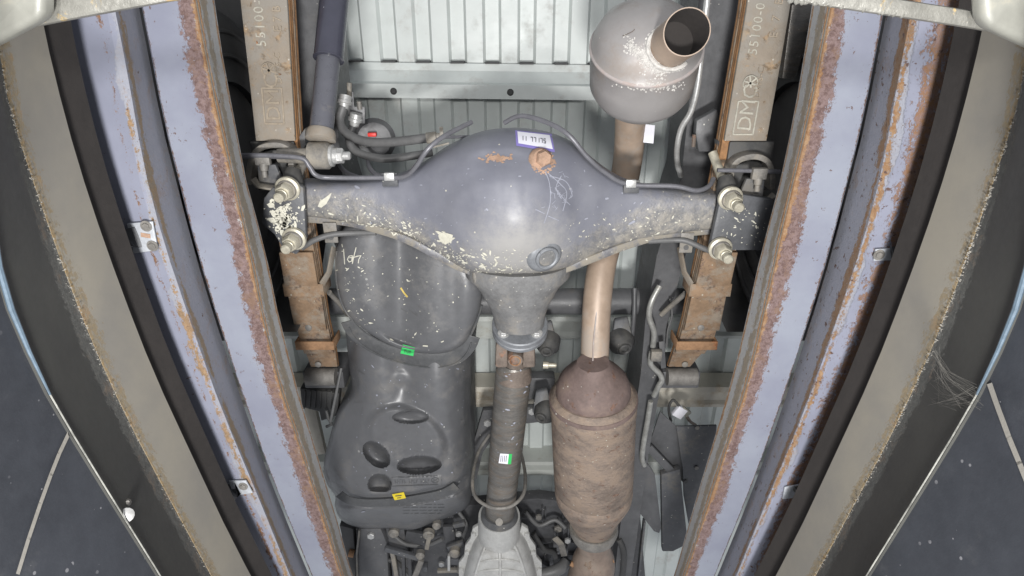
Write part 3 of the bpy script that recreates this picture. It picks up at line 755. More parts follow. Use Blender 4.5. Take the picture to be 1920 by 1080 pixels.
# ------------------------------------------------------------------ spring seats with U-bolts, saddles
def stud(r, px, py, h, tilt, sc_=1.0):
    "washer, nut and stud end pointing down"
    c = P(px, py, h); d = Vector(tilt).normalized()
    build('washer', MB().lathe(c, c + d * .009, [(0, .0215 * sc_), (.7, .0215 * sc_), (1, .018 * sc_)], 28), M['zinc'], r)
    build('washer', MB().lathe(c + d * .009, c + d * .013, [(0, .0175 * sc_), (1, .016 * sc_)], 24), M['grime'], r)
    build('nut', MB().hexa(c + d * .013, d, .0155 * sc_, .016), M['zinc'], r)
    build('stud', MB().lathe(c + d * .028, c + d * .050, [(0, .0098 * sc_), (.3, .0098 * sc_), (.32, .0088 * sc_), (.88, .0088 * sc_), (1, .0065 * sc_)], 20), M['zinc'], r)
def seat(s, poly, studs, label, speck):
    r = thing('axle_clamp', label, 'clamp plate', P(*poly[0], 1.05), 'spring clamp plates at the axle ends')
    h = 1.045
    o = build('clamp_plate', MB().prism([P(x, y, h) for x, y in poly], (0, 0, .014)), M['plate'], r, bevel=.003)
    rim = [P(x, y, h) for x, y in poly]
    for px, py in studs:
        stud(r, px, py, h, (s * .05, .10, -1))
    return r, o
rL, oL = seat(-1, [(494, 372), (510, 352), (560, 346), (569, 352), (574, 448), (556, 478), (532, 470), (514, 440), (490, 420)], [(541, 352), (553, 446)], 'black clamp plate splattered with cream splashes under the left axle end', 1)
rR, oR = seat(1, [(1352, 366), (1375, 362), (1452, 374), (1428, 470), (1372, 470), (1340, 478), (1331, 462)], [(1368, 370), (1349, 464)], 'plain dark clamp plate with two cream nuts under the right axle end', 0)
bL = bvh_of([oL]); bR = bvh_of([oR])
def wl_(rn):
    return rn.gauss(537, 18), rn.gauss(412, 26)
flecks(bL, 170, wl_, (1.2, 8), 'splash_marks', M['splash'], oL, rnd=random.Random(8), blob=.6)
flecks(bR, 60, lambda rn: (rn.uniform(1345, 1435), rn.uniform(390, 460)), (.6, 2), 'splash_marks', M['splash'], oR, rnd=random.Random(9))
for s in (-1, 1):
    r = thing('spring_saddle', 'arched dark saddle bracket above the %s clamp plate, at the end of the stamped spring' % SIDE[s], 'bracket', P(515, 310, 1.12) if s < 0 else P(1405, 330, 1.12))
    if s < 0: arch = [(474, 340), (478, 300), (492, 276), (515, 268), (538, 270), (550, 282), (553, 305), (560, 340)]
    else: arch = [(1362, 345), (1366, 312), (1378, 296), (1400, 289), (1420, 291), (1434, 302), (1440, 325), (1440, 350)]
    build('saddle_arch', MB().strip(pts3([(x, y, 1.105) for x, y in arch], 4), .045, .010, [Vector((0, .0, 0)) + (Vector((x_, y_, 0))).normalized() for x_, y_ in
          [((p.x - P(515 if s < 0 else 1403, 335, 1.105).x), (p.y - P(515 if s < 0 else 1403, 335, 1.105).y) + 1e-4) for p in pts3([(x, y, 1.105) for x, y in arch], 4)]]), M['grime'], r, bevel=.001)
    X = (lambda v: v) if s < 0 else (lambda v: 1920 - v)
    build('bump_pad', MB().box(P(X(520), 310, 1.12), (.041, 0, 0), (0, .046, 0), (0, 0, .010)), M['rubber'], r, bevel=.004)
    yy = 0 if s < 0 else 24; xx = 0 if s < 0 else 0
    build('end_plate', MB().prism([P(X(x), y + yy, 1.13) for x, y in ((480, 262), (556, 262), (572, 240), (572, 275), (556, 292), (480, 285))], (0, 0, .03)), M['plate'], r, bevel=.002)
    # cable clamp
    c = [(452, 293, 1.06), (520, 294, 1.06), (590, 296, 1.06)] if s < 0 else [(1345, 319, 1.06), (1400, 320, 1.06), (1462, 322, 1.06)]
    build('cable_rod', MB().tube([P(*q) for q in c], .0038, 10), M['line'], r)
    q = P(492, 294, 1.055) if s < 0 else P(1424, 321, 1.055)
    build('cable_clamp', MB().box(q + Vector((0, .004, 0)), (.013, 0, 0), (0, .010, 0), (0, 0, .006)), M['grime'], r, bevel=.002)
    build('clamp_bolt', MB().lathe(q + Vector((0, .012, 0)), q + Vector((0, .035, -.004)), [(0, .008), (.5, .007), (.55, .005), (1, .005)], 14), M['grime'], r)
    build('clamp_foot', MB().prism([q + Vector((-.016, .016, .01)), q + Vector((.016, .016, .01)), q + Vector((.024, .062, .02)), q + Vector((-.024, .062, .02))], (0, 0, .01)), M['plate'], r, bevel=.002)
    lip = [(474, 335), (484, 348), (510, 352), (530, 350)] if s < 0 else [(1395, 373), (1430, 376), (1442, 374), (1452, 364)]
    build('lower_lip', MB().strip([P(x, y, 1.055) for x, y in lip], .014, .004, (0, 1, .2)), M['grime'], r, bevel=.0008)

# ------------------------------------------------------------------ rear axle
ax = thing('rear_axle', 'blue-black banjo rear axle with a bulging differential, splashed with pale marks', 'axle', P(960, 400, 1.10))
HAX = 1.115
TOP = [(560, 335), (600, 336), (700, 334), (760, 323), (800, 302), (840, 273), (880, 253), (920, 240), (960, 236), (1000, 239), (1040, 250), (1080, 270), (1110, 298), (1150, 326), (1190, 342), (1260, 350), (1348, 356)]
BOT = [(560, 404), (600, 407), (660, 418), (720, 432), (780, 455), (830, 483), (870, 505), (920, 517), (960, 521), (1000, 518), (1050, 506), (1100, 488), (1160, 463), (1220, 446), (1290, 434), (1348, 428)]
st = []
N = 200
def proj(p): return 960 + FPX * p.dot(RX) / p.dot(FW), 540 - FPX * p.dot(UP) / p.dot(FW)
def sst(x, a, b):
    t = max(0, min(1, (x - a) / (b - a))); return t * t * (3 - 2 * t)
def ell(t): # superellipse exponent blends box arms to round middle
    return 2.0 + 1.8 * min(1, max(0, t))
for i in range(N + 1):
    px = 560 + (1348 - 560) * i / N
    yt = sum(interp(TOP, px + d) for d in (-14, 0, 14)) / 3; yb = sum(interp(BOT, px + d) for d in (-14, 0, 14)) / 3
    # silhouettes touch the section near its mid height
    a = P(px, yt, HAX + .01); b = P(px, yb, HAX - .015)
    cy = (a.y + b.y) / 2; ry = (b.y - a.y) / 2; xw = (a.x + b.x) / 2
    q = min(1, abs(px - 962) / 230.0); k = 0.5 + 0.5 * math.cos(PI * q)
    rz = .036 + .086 * k ** 1.15
    e = ell(q * 1.1 - .1)
    ring = []
    for j in range(96):
        t = 2 * PI * j / 96; c_, s_ = math.cos(t), math.sin(t)
        p = Vector((xw, cy + ry * .985 * math.copysign(abs(c_) ** (2 / e), c_), HAX + rz * math.copysign(abs(s_) ** (2 / e), s_)))
        if s_ < 0:
            qx, qy = proj(p)
            d1 = math.hypot((qx - 940) / 52, (qy - 299) / 15)        # shallow dimple with a rust bloom
            p.z += .0045 * sst(1.25 - d1, 0, .5)
            d2 = math.hypot((qx - 955) / 118, (qy - 402) / 74)      # pressed dome outline
            p.z -= .0035 * sst(1.12 - d2, 0, .22)
            p.z += mnoise.noise(p * 22) * .0016 + mnoise.noise(p * 60) * .0005
        ring.append(p)
    st.append(ring)
housing = build('axle_housing', MB().loft(st, True, (True, True)), None, ax, sharp=50)
# housing material: smooth blue-black paint, dusty towards the lower front lip (a band of road dirt)
t = NT('blue_black_axle_housing'); co = t.coord('Object'); sep = t.n('ShaderNodeSeparateXYZ'); t.l(co, sep.inputs[0])
n1 = t.noise(co, 9, 5, .6); n2 = t.noise(co, 30, 7, .75, .3); n3 = t.noise(co, 130, 4, .7)
# distance from the lip in y, follows the outline roughly: lip y falls towards the ends
absx = t.math('ABSOLUTE', sep.outputs[0])
lipy = t.math('SUBTRACT', .150, t.math('MULTIPLY', t.ramp(absx, -.04, .34), .142))
dy = t.math('SUBTRACT', lipy, sep.outputs[1])
mk = t.ramp(t.math('ADD', dy, t.math('MULTIPLY', t.math('SUBTRACT', n2, .5), .15)), .082, .010)
base = t.mix(t.ramp(n1, .3, .7), (.145, .15, .18), (.195, .20, .228))
dirt = t.mix(t.ramp(t.noise(co, 45, 7, .8, .5), .38, .62), (.15, .15, .15), (.33, .305, .26))
col = t.mix(t.math('MULTIPLY', mk, .85), base, dirt)
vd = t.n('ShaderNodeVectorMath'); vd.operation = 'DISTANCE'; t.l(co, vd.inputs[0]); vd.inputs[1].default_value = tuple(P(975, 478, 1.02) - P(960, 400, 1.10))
worn_glare = t.ramp(t.math('ADD', vd.outputs['Value'], t.math('MULTIPLY', t.math('SUBTRACT', t.noise(co, 26, 7, .8), .5), .14)), .125, .03)  # painted lamp glare mixed with pale worn dust, low on the bowl
col = t.mix(t.math('MULTIPLY', worn_glare, .75), col, (.34, .33, .31))
v = t.n('ShaderNodeTexVoronoi'); v.inputs['Scale'].default_value = 190; t.l(co, v.inputs['Vector'])
wn = t.n('ShaderNodeTexWhiteNoise'); t.l(v.outputs['Position'], wn.inputs['Vector'])
gate = t.math('LESS_THAN', wn.outputs['Value'], t.math('ADD', t.math('MULTIPLY', mk, .10), .006))
smk = t.math('MULTIPLY', t.math('LESS_THAN', v.outputs['Distance'], .3), gate)
col = t.mix(smk, col, (.5, .48, .40))
bmp = t.math('ADD', t.math('MULTIPLY', n3, t.math('ADD', t.math('MULTIPLY', mk, 1.0), .06)), t.math('MULTIPLY', n2, t.math('MULTIPLY', mk, .8)))
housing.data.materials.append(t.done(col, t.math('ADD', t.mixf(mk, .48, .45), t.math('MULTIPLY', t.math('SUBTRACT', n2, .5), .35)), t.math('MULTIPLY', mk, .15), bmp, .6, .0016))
# lower lip (housing flange)
lip = [(560, 408, 1.10), (640, 414, 1.10), (700, 427, 1.09), (760, 447, 1.08), (820, 478, 1.075), (870, 503, 1.07), (920, 515, 1.07), (965, 519, 1.07), (1010, 516, 1.07), (1060, 503, 1.07), (1110, 484, 1.075), (1170, 461, 1.085), (1240, 441, 1.095), (1340, 430, 1.10)]
build('housing_lip', MB().strip(pts3(lip, 5), .016, .014), M['axle_dirty'], ax, bevel=.004)
BA = bvh_of([housing, bpy.data.objects['housing_lip']])
# carrier nose
yA = P(970, 488, 1.10); yB = P(974, 608, 1.10)
nose = MB(); rings = []
prof = [(0, .104, .080), (.20, .102, .080), (.28, .091, .076), (.36, .081, .073), (.52, .070, .066), (.66, .060, .059), (.80, .054, .052), (1, .050, .046)]
for tt, rx, rz in prof:
    c = yA.lerp(yB, tt); rings.append([c + Vector((rx * math.cos(2 * PI * k / 48), 0, rz * math.sin(2 * PI * k / 48) + 0)) for k in range(48)])
nose.loft(rings, True, (True, True)); no = build('differential_nose', nose, M['cast'], ax, sharp=50)
for px in (930, 1014, 892):
    q = P(px, 528 - abs(px - 965) * .09, 1.055); build('carrier_bolt', MB().lathe(q - Vector((0, .012, 0)), q + Vector((0, .008, -.002)), [(0, .0062), (.6, .0062), (1, .004)], 10), M['grime'], ax)
# plugs
def plug(px, py, r_, hgt, mat, ringm, name):
    c = on(BA, px, py, -.002); d = (c - Vector((P(960, 400, 1.115).x, c.y * .45 + P(960, 400, 1.115).y * .55, 1.17))).normalized()
    build(name + '_boss', MB().lathe(c - d * .004, c + d * .005, [(0, r_ * 1.65), (.5, r_ * 1.55), (1, r_ * 1.25)], 28), ringm, ax)
    build(name, MB().hexa(c + d * .004, d, r_, hgt), mat, ax)
    return c, d
plug(1016, 299, .0135, .012, M['orange_plug'], M['orange_plug'], 'filler_plug')
c, d = plug(1023, 481, .021, .004, M['cast'], M['flange'], 'drain_plug')
build('drain_ring', MB().tube([c + d * .009 + (lambda u, v_: u * .019 * math.cos(a) + v_ * .019 * math.sin(a))(d.orthogonal().normalized(), d.cross(d.orthogonal()).normalized()) for a in [2 * PI * k / 32 for k in range(33)]], .0034, 8), M['flange'], ax)
# sticker
mb = MB(); decal(mb, BA, ((966, 245), (1034, 252), (1040, 286), (968, 274)), 8, 3, .0010); s1 = build('sticker_rim', mb, M['violet'], housing)
mb = MB(); decal(mb, BA, ((970, 248), (1030, 255), (1036, 281), (972, 270)), 8, 3, .0018); s1 = build('sticker', mb, M['white'], housing)
mb = MB()
def digits(txt, x, y, dx, sy, w_, h_, wpx, bvh, lift):
    seg = {'0': 'abcdef', '1': 'bc', '2': 'abged', '3': 'abgcd', '4': 'fgbc', '5': 'afgcd', '6': 'afgedc', '7': 'abc', '8': 'abcdefg', '9': 'abcdfg', 'E': 'afged', 'H': 'fbgec'}
    g = {'a': ((0, 0), (1, 0)), 'b': ((1, 0), (1, .5)), 'c': ((1, .5), (1, 1)), 'd': ((0, 1), (1, 1)), 'e': ((0, .5), (0, 1)), 'f': ((0, 0), (0, .5)), 'g': ((0, .5), (1, .5))}
    for i, ch in enumerate(txt):
        for q in seg.get(ch, ''):
            stroke(mb, bvh, [(x + i * dx + w_ * p[0], y + i * sy + h_ * p[1] + w_ * p[0] * sy / max(dx, 1e-3)) for p in g[q]], wpx, lift)
digits('11 77175', 977, 257, 6.0, .8, 3.4, 7.5, 1.2, BA, .0026)
build('sticker_print', mb, M['ink'], housing, kind='stuff')
# rust bloom, run marks and splashes
mb = MB(); rnd = random.Random(2)
for k in range(70):
    x = rnd.gauss(932, 11); y = rnd.gauss(297, 3.4); p = [on(BA, x + 3 * math.cos(a) * rnd.uniform(.5, 1.4), y + 2 * math.sin(a) * rnd.uniform(.5, 1.4), .0009) for a in [2 * PI * i / 6 for i in range(6)]]
    if all(p): mb.add(p, [list(range(6))])
for k in range(110):
    a0 = rnd.uniform(0, 2 * PI); rr_ = rnd.uniform(17, 27); x = 1018 + rr_ * math.cos(a0) * .9; y = 304 + rr_ * math.sin(a0) * .8 + 2
    p = [on(BA, x + 2.4 * math.cos(a) * rnd.uniform(.5, 1.4), y + 1.8 * math.sin(a) * rnd.uniform(.5, 1.4), .0009) for a in [2 * PI * i / 6 for i in range(6)]]
    if all(p): mb.add(p, [list(range(6))])
build('rust_bloom', mb, M['orange_plug'], housing, kind='stuff')
mb = MB()
for run in ([(1022, 322), (1030, 345), (1031, 380), (1020, 418)], [(1024, 322), (1050, 345), (1062, 362), (1055, 395)], [(1030, 330), (1060, 340), (1072, 365), (1066, 372)], [(1005, 393), (1020, 400)], [(1028, 405), (1047, 413)], [(1040, 352), (1056, 372), (1068, 384)], [(1052, 330), (1042, 352), (1052, 372)]):
    stroke(mb, BA, [q[:2] for q in smooth(run, 5)], 1.5, .0009)
for k in range(26):
    x = rnd.gauss(1050, 14); y = rnd.gauss(352, 22); a = rnd.uniform(0, PI); L = rnd.uniform(3, 12)
    stroke(mb, BA, [(x, y), (x + L * math.cos(a), y + L * math.sin(a))], .9, .0009)
build('run_marks', mb, M['splash_thin'], housing, kind='stuff')
def low_band(rn):
    x = rn.triangular(585, 1010, 780); y = interp(BOT, x) - abs(rn.gauss(10, 15)); return x, y
flecks(BA, 260, low_band, (.5, 2.3), 'splash_marks', M['splash'], housing, ang=lambda x, y: .25, rnd=random.Random(4))
flecks(BA, 14, lambda rn: (rn.gauss(836, 14), rn.gauss(446, 7)), (1.5, 5), 'splash_marks', M['splash'], housing, ang=lambda x, y: .5, rnd=random.Random(41), blob=.5)
flecks(BA, 100, lambda rn: (rn.uniform(860, 1020), rn.uniform(465, 514)), (.5, 2.4), 'splash_marks', M['splash'], housing, ang=lambda x, y: .2, rnd=random.Random(42))
flecks(BA, 70, lambda rn: (rn.uniform(1060, 1300), rn.gauss(425, 14) - 0), (.4, 1.7), 'splash_marks', M['splash'], housing, ang=lambda x, y: -.4, rnd=random.Random(43))
flecks(BA, 70, lambda rn: (rn.uniform(640, 1300), rn.uniform(300, 430)), (.6, 2.6), 'splash_marks', M['splash_thin'], housing, ang=lambda x, y: -.9, rnd=random.Random(44))
mb = MB()
p = [on(BA, x, y, .0011) for x, y in ((596, 387), (600, 377), (612, 369), (622, 361), (619, 370), (612, 382), (603, 389))]
if all(p): mb.add(p, [list(range(7))])
p = [on(BA, x, y, .0011) for x, y in ((822, 441), (836, 436), (850, 440), (848, 452), (836, 458), (826, 452))]
if all(p): mb.add(p, [list(range(6))])
build('large_splash', mb, M['splash'], housing, kind='stuff')
# tabs under the lip that hold the parking cables
for s in (-1, 1):
    q = P(620, 436, 1.09) if s < 0 else P(1287, 455, 1.09)
    o = build('cable_tab', MB().box(q, (.0125, 0, 0), (0, .020, 0), (0, 0, .002)), M['grime'], ax, bevel=.001)
    build('tab_hole', MB().lathe(q + Vector((0, .009, -.003)), q + Vector((0, .009, -.0024)), [(0, .005), (1, .005)], 14), M['void'], ax)
# weld collars at the ends
for px in (574, 1338):
    pass

# ------------------------------------------------------------------ lines and hoses
def line(name, label, category, pts, rad, mat, k=7, extra=None):
    q = pts3(pts, k); r = thing(name, label, category, q[0])
    build('pipe_run', MB().tube(q, rad, 12), mat, r)
    return r
r = line('brake_line', 'thin grey brake line clipped along the top left of the axle', 'brake line', [(452, 291, 1.05), (520, 292, 1.05), (566, 297, 1.05), (580, 312, 1.05), (592, 328, 1.05), (620, 333, 1.06), (717, 333, 1.06), (758, 331, 1.05), (780, 312, 1.04), (802, 280, 1.03), (835, 254, 1.05), (884, 229, 1.10)], .0042, M['line'])
build('line_tab', MB().box(P(731, 337, 1.066), (.014, 0, 0), (0, .012, 0), (0, 0, .002)), M['plate'], r, bevel=.001)
c = P(730, 331, 1.055)
build('line_clip', MB().box(c, (.009, 0, 0), (0, .007, 0), (0, 0, .004)), M['steel'], r, bevel=.0015)
r = line('brake_line', 'thin grey brake line curving over the top right of the differential', 'brake line', [(946, 230, 1.12), (978, 217, 1.10), (1027, 230, 1.07), (1066, 253, 1.04), (1100, 293, 1.04), (1133, 322, 1.05), (1177, 345, 1.06), (1265, 349, 1.06), (1305, 357, 1.06), (1328, 350, 1.07), (1338, 335, 1.09)], .0042, M['line'])
build('line_tab', MB().box(P(1184, 350, 1.066), (.014, 0, 0), (0, .012, 0), (0, 0, .002)), M['plate'], r, bevel=.001)
c = P(1183, 344, 1.055)
build('line_clip', MB().box(c, (.009, 0, 0), (0, .007, 0), (0, 0, .004)), M['steel'], r, bevel=.0015)
def hose(label, pts, rad, fit):
    r = line('brake_hose', label, 'brake hose', pts, rad, M['hose'])
    a = P(*fit[0]); b = P(*fit[1])
    build('hose_fitting', MB().lathe(a, b, [(0, .012), (.35, .012), (.4, .0135), (.6, .0135), (.65, .010), (1, .009)], 16), M['steel'], r)
    return r
r = hose('upper grey brake hose bending from the black bracket to the differential', [(644, 200, 1.20), (637, 228, 1.19), (652, 252, 1.17), (690, 266, 1.15), (740, 266, 1.13), (806, 258, 1.11)], .0085, ((648, 180, 1.21), (644, 204, 1.20)))
build('hose_end', MB().lathe(P(800, 259, 1.11), P(826, 256, 1.11), [(0, .010), (.7, .010), (.75, .007), (1, .006)], 14), M['grime'], r)
build('line_tail', MB().tube([P(822, 257, 1.11), P(850, 257, 1.12), P(882, 256, 1.15)], .003, 8), M['line'], r)
build('tee_clip', MB().bar(P(827, 238, 1.10), P(829, 262, 1.10), .006, .004).bar(P(812, 276, 1.10), P(842, 268, 1.10), .003, .003), M['grime'], r)
hose('lower grey brake hose passing under the red cap behind the axle', [(664, 234, 1.22), (655, 262, 1.21), (668, 284, 1.20), (712, 297, 1.19), (760, 294, 1.20), (810, 286, 1.22)], .0080, ((668, 213, 1.22), (664, 236, 1.22)))
line('brake_line', 'thin line dropping from the bracket to the left axle arm', 'brake line', [(633, 290, 1.20), (636, 308, 1.16), (650, 324, 1.10), (670, 332, 1.07)], .0042, M['line'])
line('brake_line', 'short dark line behind the left axle arm, right of the shock absorber', 'brake line', [(690, 298, 1.2), (692, 312, 1.17), (704, 326, 1.14), (720, 332, 1.12)], .0045, M['line'])
r = thing('hose_bracket', 'black bracket holding the two hose ends beside the bed member', 'bracket', P(665, 190, 1.24))
build('bracket_plate', MB().prism([P(x, y, 1.24) for x, y in ((640, 178), (662, 172), (664, 200), (684, 200), (684, 232), (656, 232), (652, 208), (640, 208))], (0, 0, .005)), M['black'], r, bevel=.001)
build('bracket_pin', MB().tube([P(655, 155, 1.24), P(655, 182, 1.24)], .005, 10), M['grime'], r)
build('bracket_pin', MB().tube([P(673, 190, 1.24), P(675, 205, 1.24)], .005, 10), M['grime'], r)
r = thing('load_valve', 'small dark round valve with a red cap behind the left axle arm', 'valve', P(700, 258, 1.32))
build('valve_body', MB().lathe(P(702, 262, 1.36), P(702, 262, 1.30), [(0, .045), (.8, .045), (1, .035)], 28), M['black'], r)
build('valve_cap', MB().box(P(698, 252, 1.29), (.009, 0, 0), (0, .004, 0), (0, 0, .006)), M['red'], r, bevel=.002)
build('valve_nut', MB().box(P(686, 272, 1.29), (.010, 0, 0), (0, .004, 0), (0, 0, .004)), M['steel'], r, bevel=.002)
for s in (-1, 1):
    a = [(566, 465, 1.08), (590, 450, 1.08), (622, 440, 1.085), (660, 437, 1.09), (705, 436, 1.09)] if s < 0 else [(1352, 478, 1.08), (1320, 466, 1.08), (1287, 452, 1.085), (1262, 450, 1.09), (1215, 452, 1.09)]
    line('parking_cable', 'grey sheathed parking brake cable in the tab under the %s axle arm' % SIDE[s], 'cable', a, .0055, M['hose'])
# shock absorber
r = thing('shock_absorber', 'dark glossy shock absorber leaning from the left axle end towards the rear', 'shock absorber', P(600, 290, 1.08))
a = P(601, 262, 1.085); b = P(616, 110, 1.16); d = (b - a); top = a + d * 2.6
build('shock_body', MB().lathe(a, b + d * .1, [(0, .022), (.05, .0205), (1, .0205)], 36), M['shock'], r)
build('dust_tube', MB().lathe(b - d * .012, top, [(0, .0245), (.002, .0268), (.012, .0268), (.014, .0256), (1, .0256)], 36), M['sleeve'], r)
build('shock_collar', MB().lathe(a - d * .02, a + d * .12, [(0, .020), (.15, .0262), (.7, .0255), (1, .0228)], 32), M['spring'], r)
e = P(602, 292, 1.075)
build('shock_eye', MB().lathe(e - Vector((.021, 0, 0)), e + Vector((.017, 0, 0)), [(0, .019), (.05, .0235), (.9, .0235), (1, .020)], 32), M['grime'], r)
build('shock_bolt', MB().lathe(e + Vector((.016, 0, 0)), e + Vector((.030, 0, 0)), [(0, .019), (.4, .019), (.5, .014), (1, .014)], 20).hexa(e + Vector((.029, 0, 0)), (1, 0, 0), .0135, .011).lathe(e + Vector((.039, 0, 0)), e + Vector((.052, 0, 0)), [(0, .0075), (.8, .0075), (1, .005)], 14), M['steel'], r)
build('mount_arm', MB().lathe(e + Vector((-.075, .0, .0)), e + Vector((-.02, 0, 0)), [(0, .012), (1, .014)], 16), M['grime'], r)
# rod on the right saddle (U-bolt limb)
for s in (-1, 1):
    a = [(1336, 286, 1.13), (1348, 318, 1.11), (1358, 345, 1.08)] if s > 0 else [(578, 292, 1.12), (562, 318, 1.10), (556, 334, 1.08)]
    r = rR if s > 0 else rL
    build('bolt_limb', MB().tube([P(*q) for q in a], .0085, 14), M['zinc'] if s > 0 else M['grime'], r)
    q = P(1362, 352, 1.07) if s > 0 else P(549, 338, 1.07)
    build('limb_boot', MB().lathe(q + Vector((0, -.016, .01)), q + Vector((0, .012, -.012)), [(0, .013), (.6, .019), (1, .018)], 18), M['rubber'], r)
# ------------------------------------------------------------------ exhaust
r = thing('muffler', 'grey drum-shaped rear muffler with an angled outlet crusted in white weld scale', 'muffler', P(1215, 100, 1.05))
a = P(1212, 84, 1.04); b = a + Vector((.08, .80, .60)).normalized() * .096
drum = build('muffler_drum', MB().lathe(a, b, [(-.60, .001), (-.59, .018), (-.54, .040), (-.44, .060), (-.30, .075), (-.12, .084), (0, .0865), (.02, .0885), (.05, .0885), (.08, .0870), (.45, .0875), (.80, .0865), (.95, .080), (1.1, .068), (1.2, .050), (1.25, .035)], 72, (True, True)), M['muffler'], r)
build('drum_seam', MB().lathe(a.lerp(b, .0), a.lerp(b, .07), [(0, .0868), (.3, .0898), (.7, .0898), (1, .0872)], 72, (False, False)), M['mufflerend'], r)
BM = bvh_of([drum])
# outlet
o0 = P(1252, 88, .985); o1 = P(1288, 60, .915)
dr = (o1 - o0).normalized()
def cyl_pts(c, d, rad, n=40):
    u = d.orthogonal().normalized(); v_ = d.cross(u)
    return [c + u * rad * math.cos(2 * PI * k / n) + v_ * rad * math.sin(2 * PI * k / n) for k in range(n)]
ro = .0315
c0 = o0 - dr * .03
# oblique cut: the mouth faces up-left in the picture
mouth_n = (o1.normalized() * -1.0 + dr * .9).normalized()
outer = cyl_pts(c0, dr, ro); tip = []
for p in outer:
    k = (o1 - p).dot(mouth_n) / dr.dot(mouth_n); tip.append(p + dr * k)
cen = o1
tipi = [cen + (p - cen) * .955 for p in tip]; inner = [p + (c0 - p) * 0 + (c0 - p).normalized() * 0 for p in cyl_pts(c0, dr, ro * .93)]
op_ = build('outlet_pipe', MB().loft([outer, tip, tipi], True), M['pipe'], r, sharp=50)
inn = [[cen + (p - cen) * .955 for p in tip], [q for q in cyl_pts(o0 + dr * .028, dr, ro * .88)]]
build('outlet_bore', MB().loft(inn, True), M['soot_shade'], op_)
build('bore_shade_disc', MB().prism(cyl_pts(o0 + dr * .028, dr, ro * .9), dr * -.004), M['soot_shade'], op_)  # added disc, coloured dark as the shade deep inside the pipe
mb = MB(); rnd = random.Random(31)
def lump(px, py, rr_, lift=0, bvh=BM):
    p = on(bvh, px, py, 0)
    if p is None: return
    n = (Vector((0, 0, 0)) - p).normalized()
    k = 7; u = n.orthogonal().normalized(); v_ = n.cross(u); j = [rnd.uniform(.7, 1.3) for _ in range(k)]
    base_ = [p + (u * math.cos(2 * PI * i / k) + v_ * math.sin(2 * PI * i / k)) * rr_ * j[i] for i in range(k)]
    mid = [p + n * rr_ * .35 + (u * math.cos(2 * PI * i / k) + v_ * math.sin(2 * PI * i / k)) * rr_ * .6 * j[i] for i in range(k)]
    mb.loft([base_, mid], True, (False, True))
for k in range(420):
    a_ = rnd.uniform(PI * .30, PI * 1.38); rr_ = 43 + rnd.gauss(0, 2.2)
    lump(1256 + rr_ * math.cos(a_) * .98, 90 + rr_ * math.sin(a_) * .95, rnd.uniform(.0010, .0024))
for k in range(420):
    u_ = rnd.random(); lump(1178 + 62 * u_ + rnd.gauss(0, 7), 80 + 60 * u_ + rnd.gauss(0, 7), rnd.uniform(.0006, .0020))
for k in range(200):
    lump(rnd.gauss(1224, 22), rnd.gauss(162, 4), rnd.uniform(.0006, .0018))
ring_ = [on(BM, 1256 + 42 * math.cos(q) * .98, 90 + 42 * math.sin(q) * .95, .001) for q in [PI * (.25 + .045 * k) for k in range(27)]]
ring_ = [p for p in ring_ if p is not None]
build('weld_bead', MB().tube(ring_, [.0028 + .0016 * rnd.random() for _ in ring_], 8), M['scale'], r)
build('weld_scale', mb, M['scale'], r, kind='stuff')
mb = MB(); stroke(mb, BM, [(1168, 68), (1178, 64), (1186, 60), (1190, 56)], 1.2); build('scratch', mb, M['ruststeel'], r)
r.children[0].data.update()

r = thing('exhaust_pipe', 'heat-browned exhaust pipe running past the right of the differential from the converter to the muffler', 'exhaust pipe', P(1120, 600, 1.2))
pp = pts3([(1184, 160, 1.24), (1182, 230, 1.25), (1178, 290, 1.28), (1168, 350, 1.30), (1150, 420, 1.27), (1130, 490, 1.22), (1120, 560, 1.18), (1116, 640, 1.15), (1114, 705, 1.13)], 6)
build('pipe_run', MB().tube(pp, [.0305] * len(pp), 36), M['pipe'], r)
build('pipe_seam', MB().tube([P(1119, 580, 1.146), P(1113, 640, 1.118), P(1111, 690, 1.10)], .0015, 6), M['mufflerend'], r)

r = thing('catalytic_converter', 'large scaly rusted catalytic converter can right of the propeller shaft', 'converter', P(1112, 830, 1.12))
a = P(1112, 690, 1.10); b = P(1113, 985, 1.145)
def cs(ts): return [(t, q) for t, q in ts]
build('rear_cone', MB().lathe(a, b, cs([(-.03, .034), (.0, .044), (.03, .060), (.06, .072), (.10, .0795), (.145, .0815), (.15, .080)]), 56, (True, False)), M['catend'], r)
body = build('converter_body', MB().lathe(a, b, cs([(.13, .084), (.15, .0935), (.19, .0955), (.24, .0945), (.26, .092), (.30, .0935), (.62, .0935), (.70, .0930), (.712, .0885), (.724, .0930), (.74, .0935), (.78, .0915)]), 64, (True, False)), M['cat'], r)
build('front_cone', MB().lathe(a, b, cs([(.77, .0915), (.82, .084), (.90, .068), (1.0, .051), (1.05, .046)]), 56, (False, True)), M['cat'], r)
build('shell_seam', MB().lathe(a, b, cs([(.145, .0820), (.155, .0955), (.165, .0965), (.175, .0955)]), 64, (False, False)), M['catend'], r)
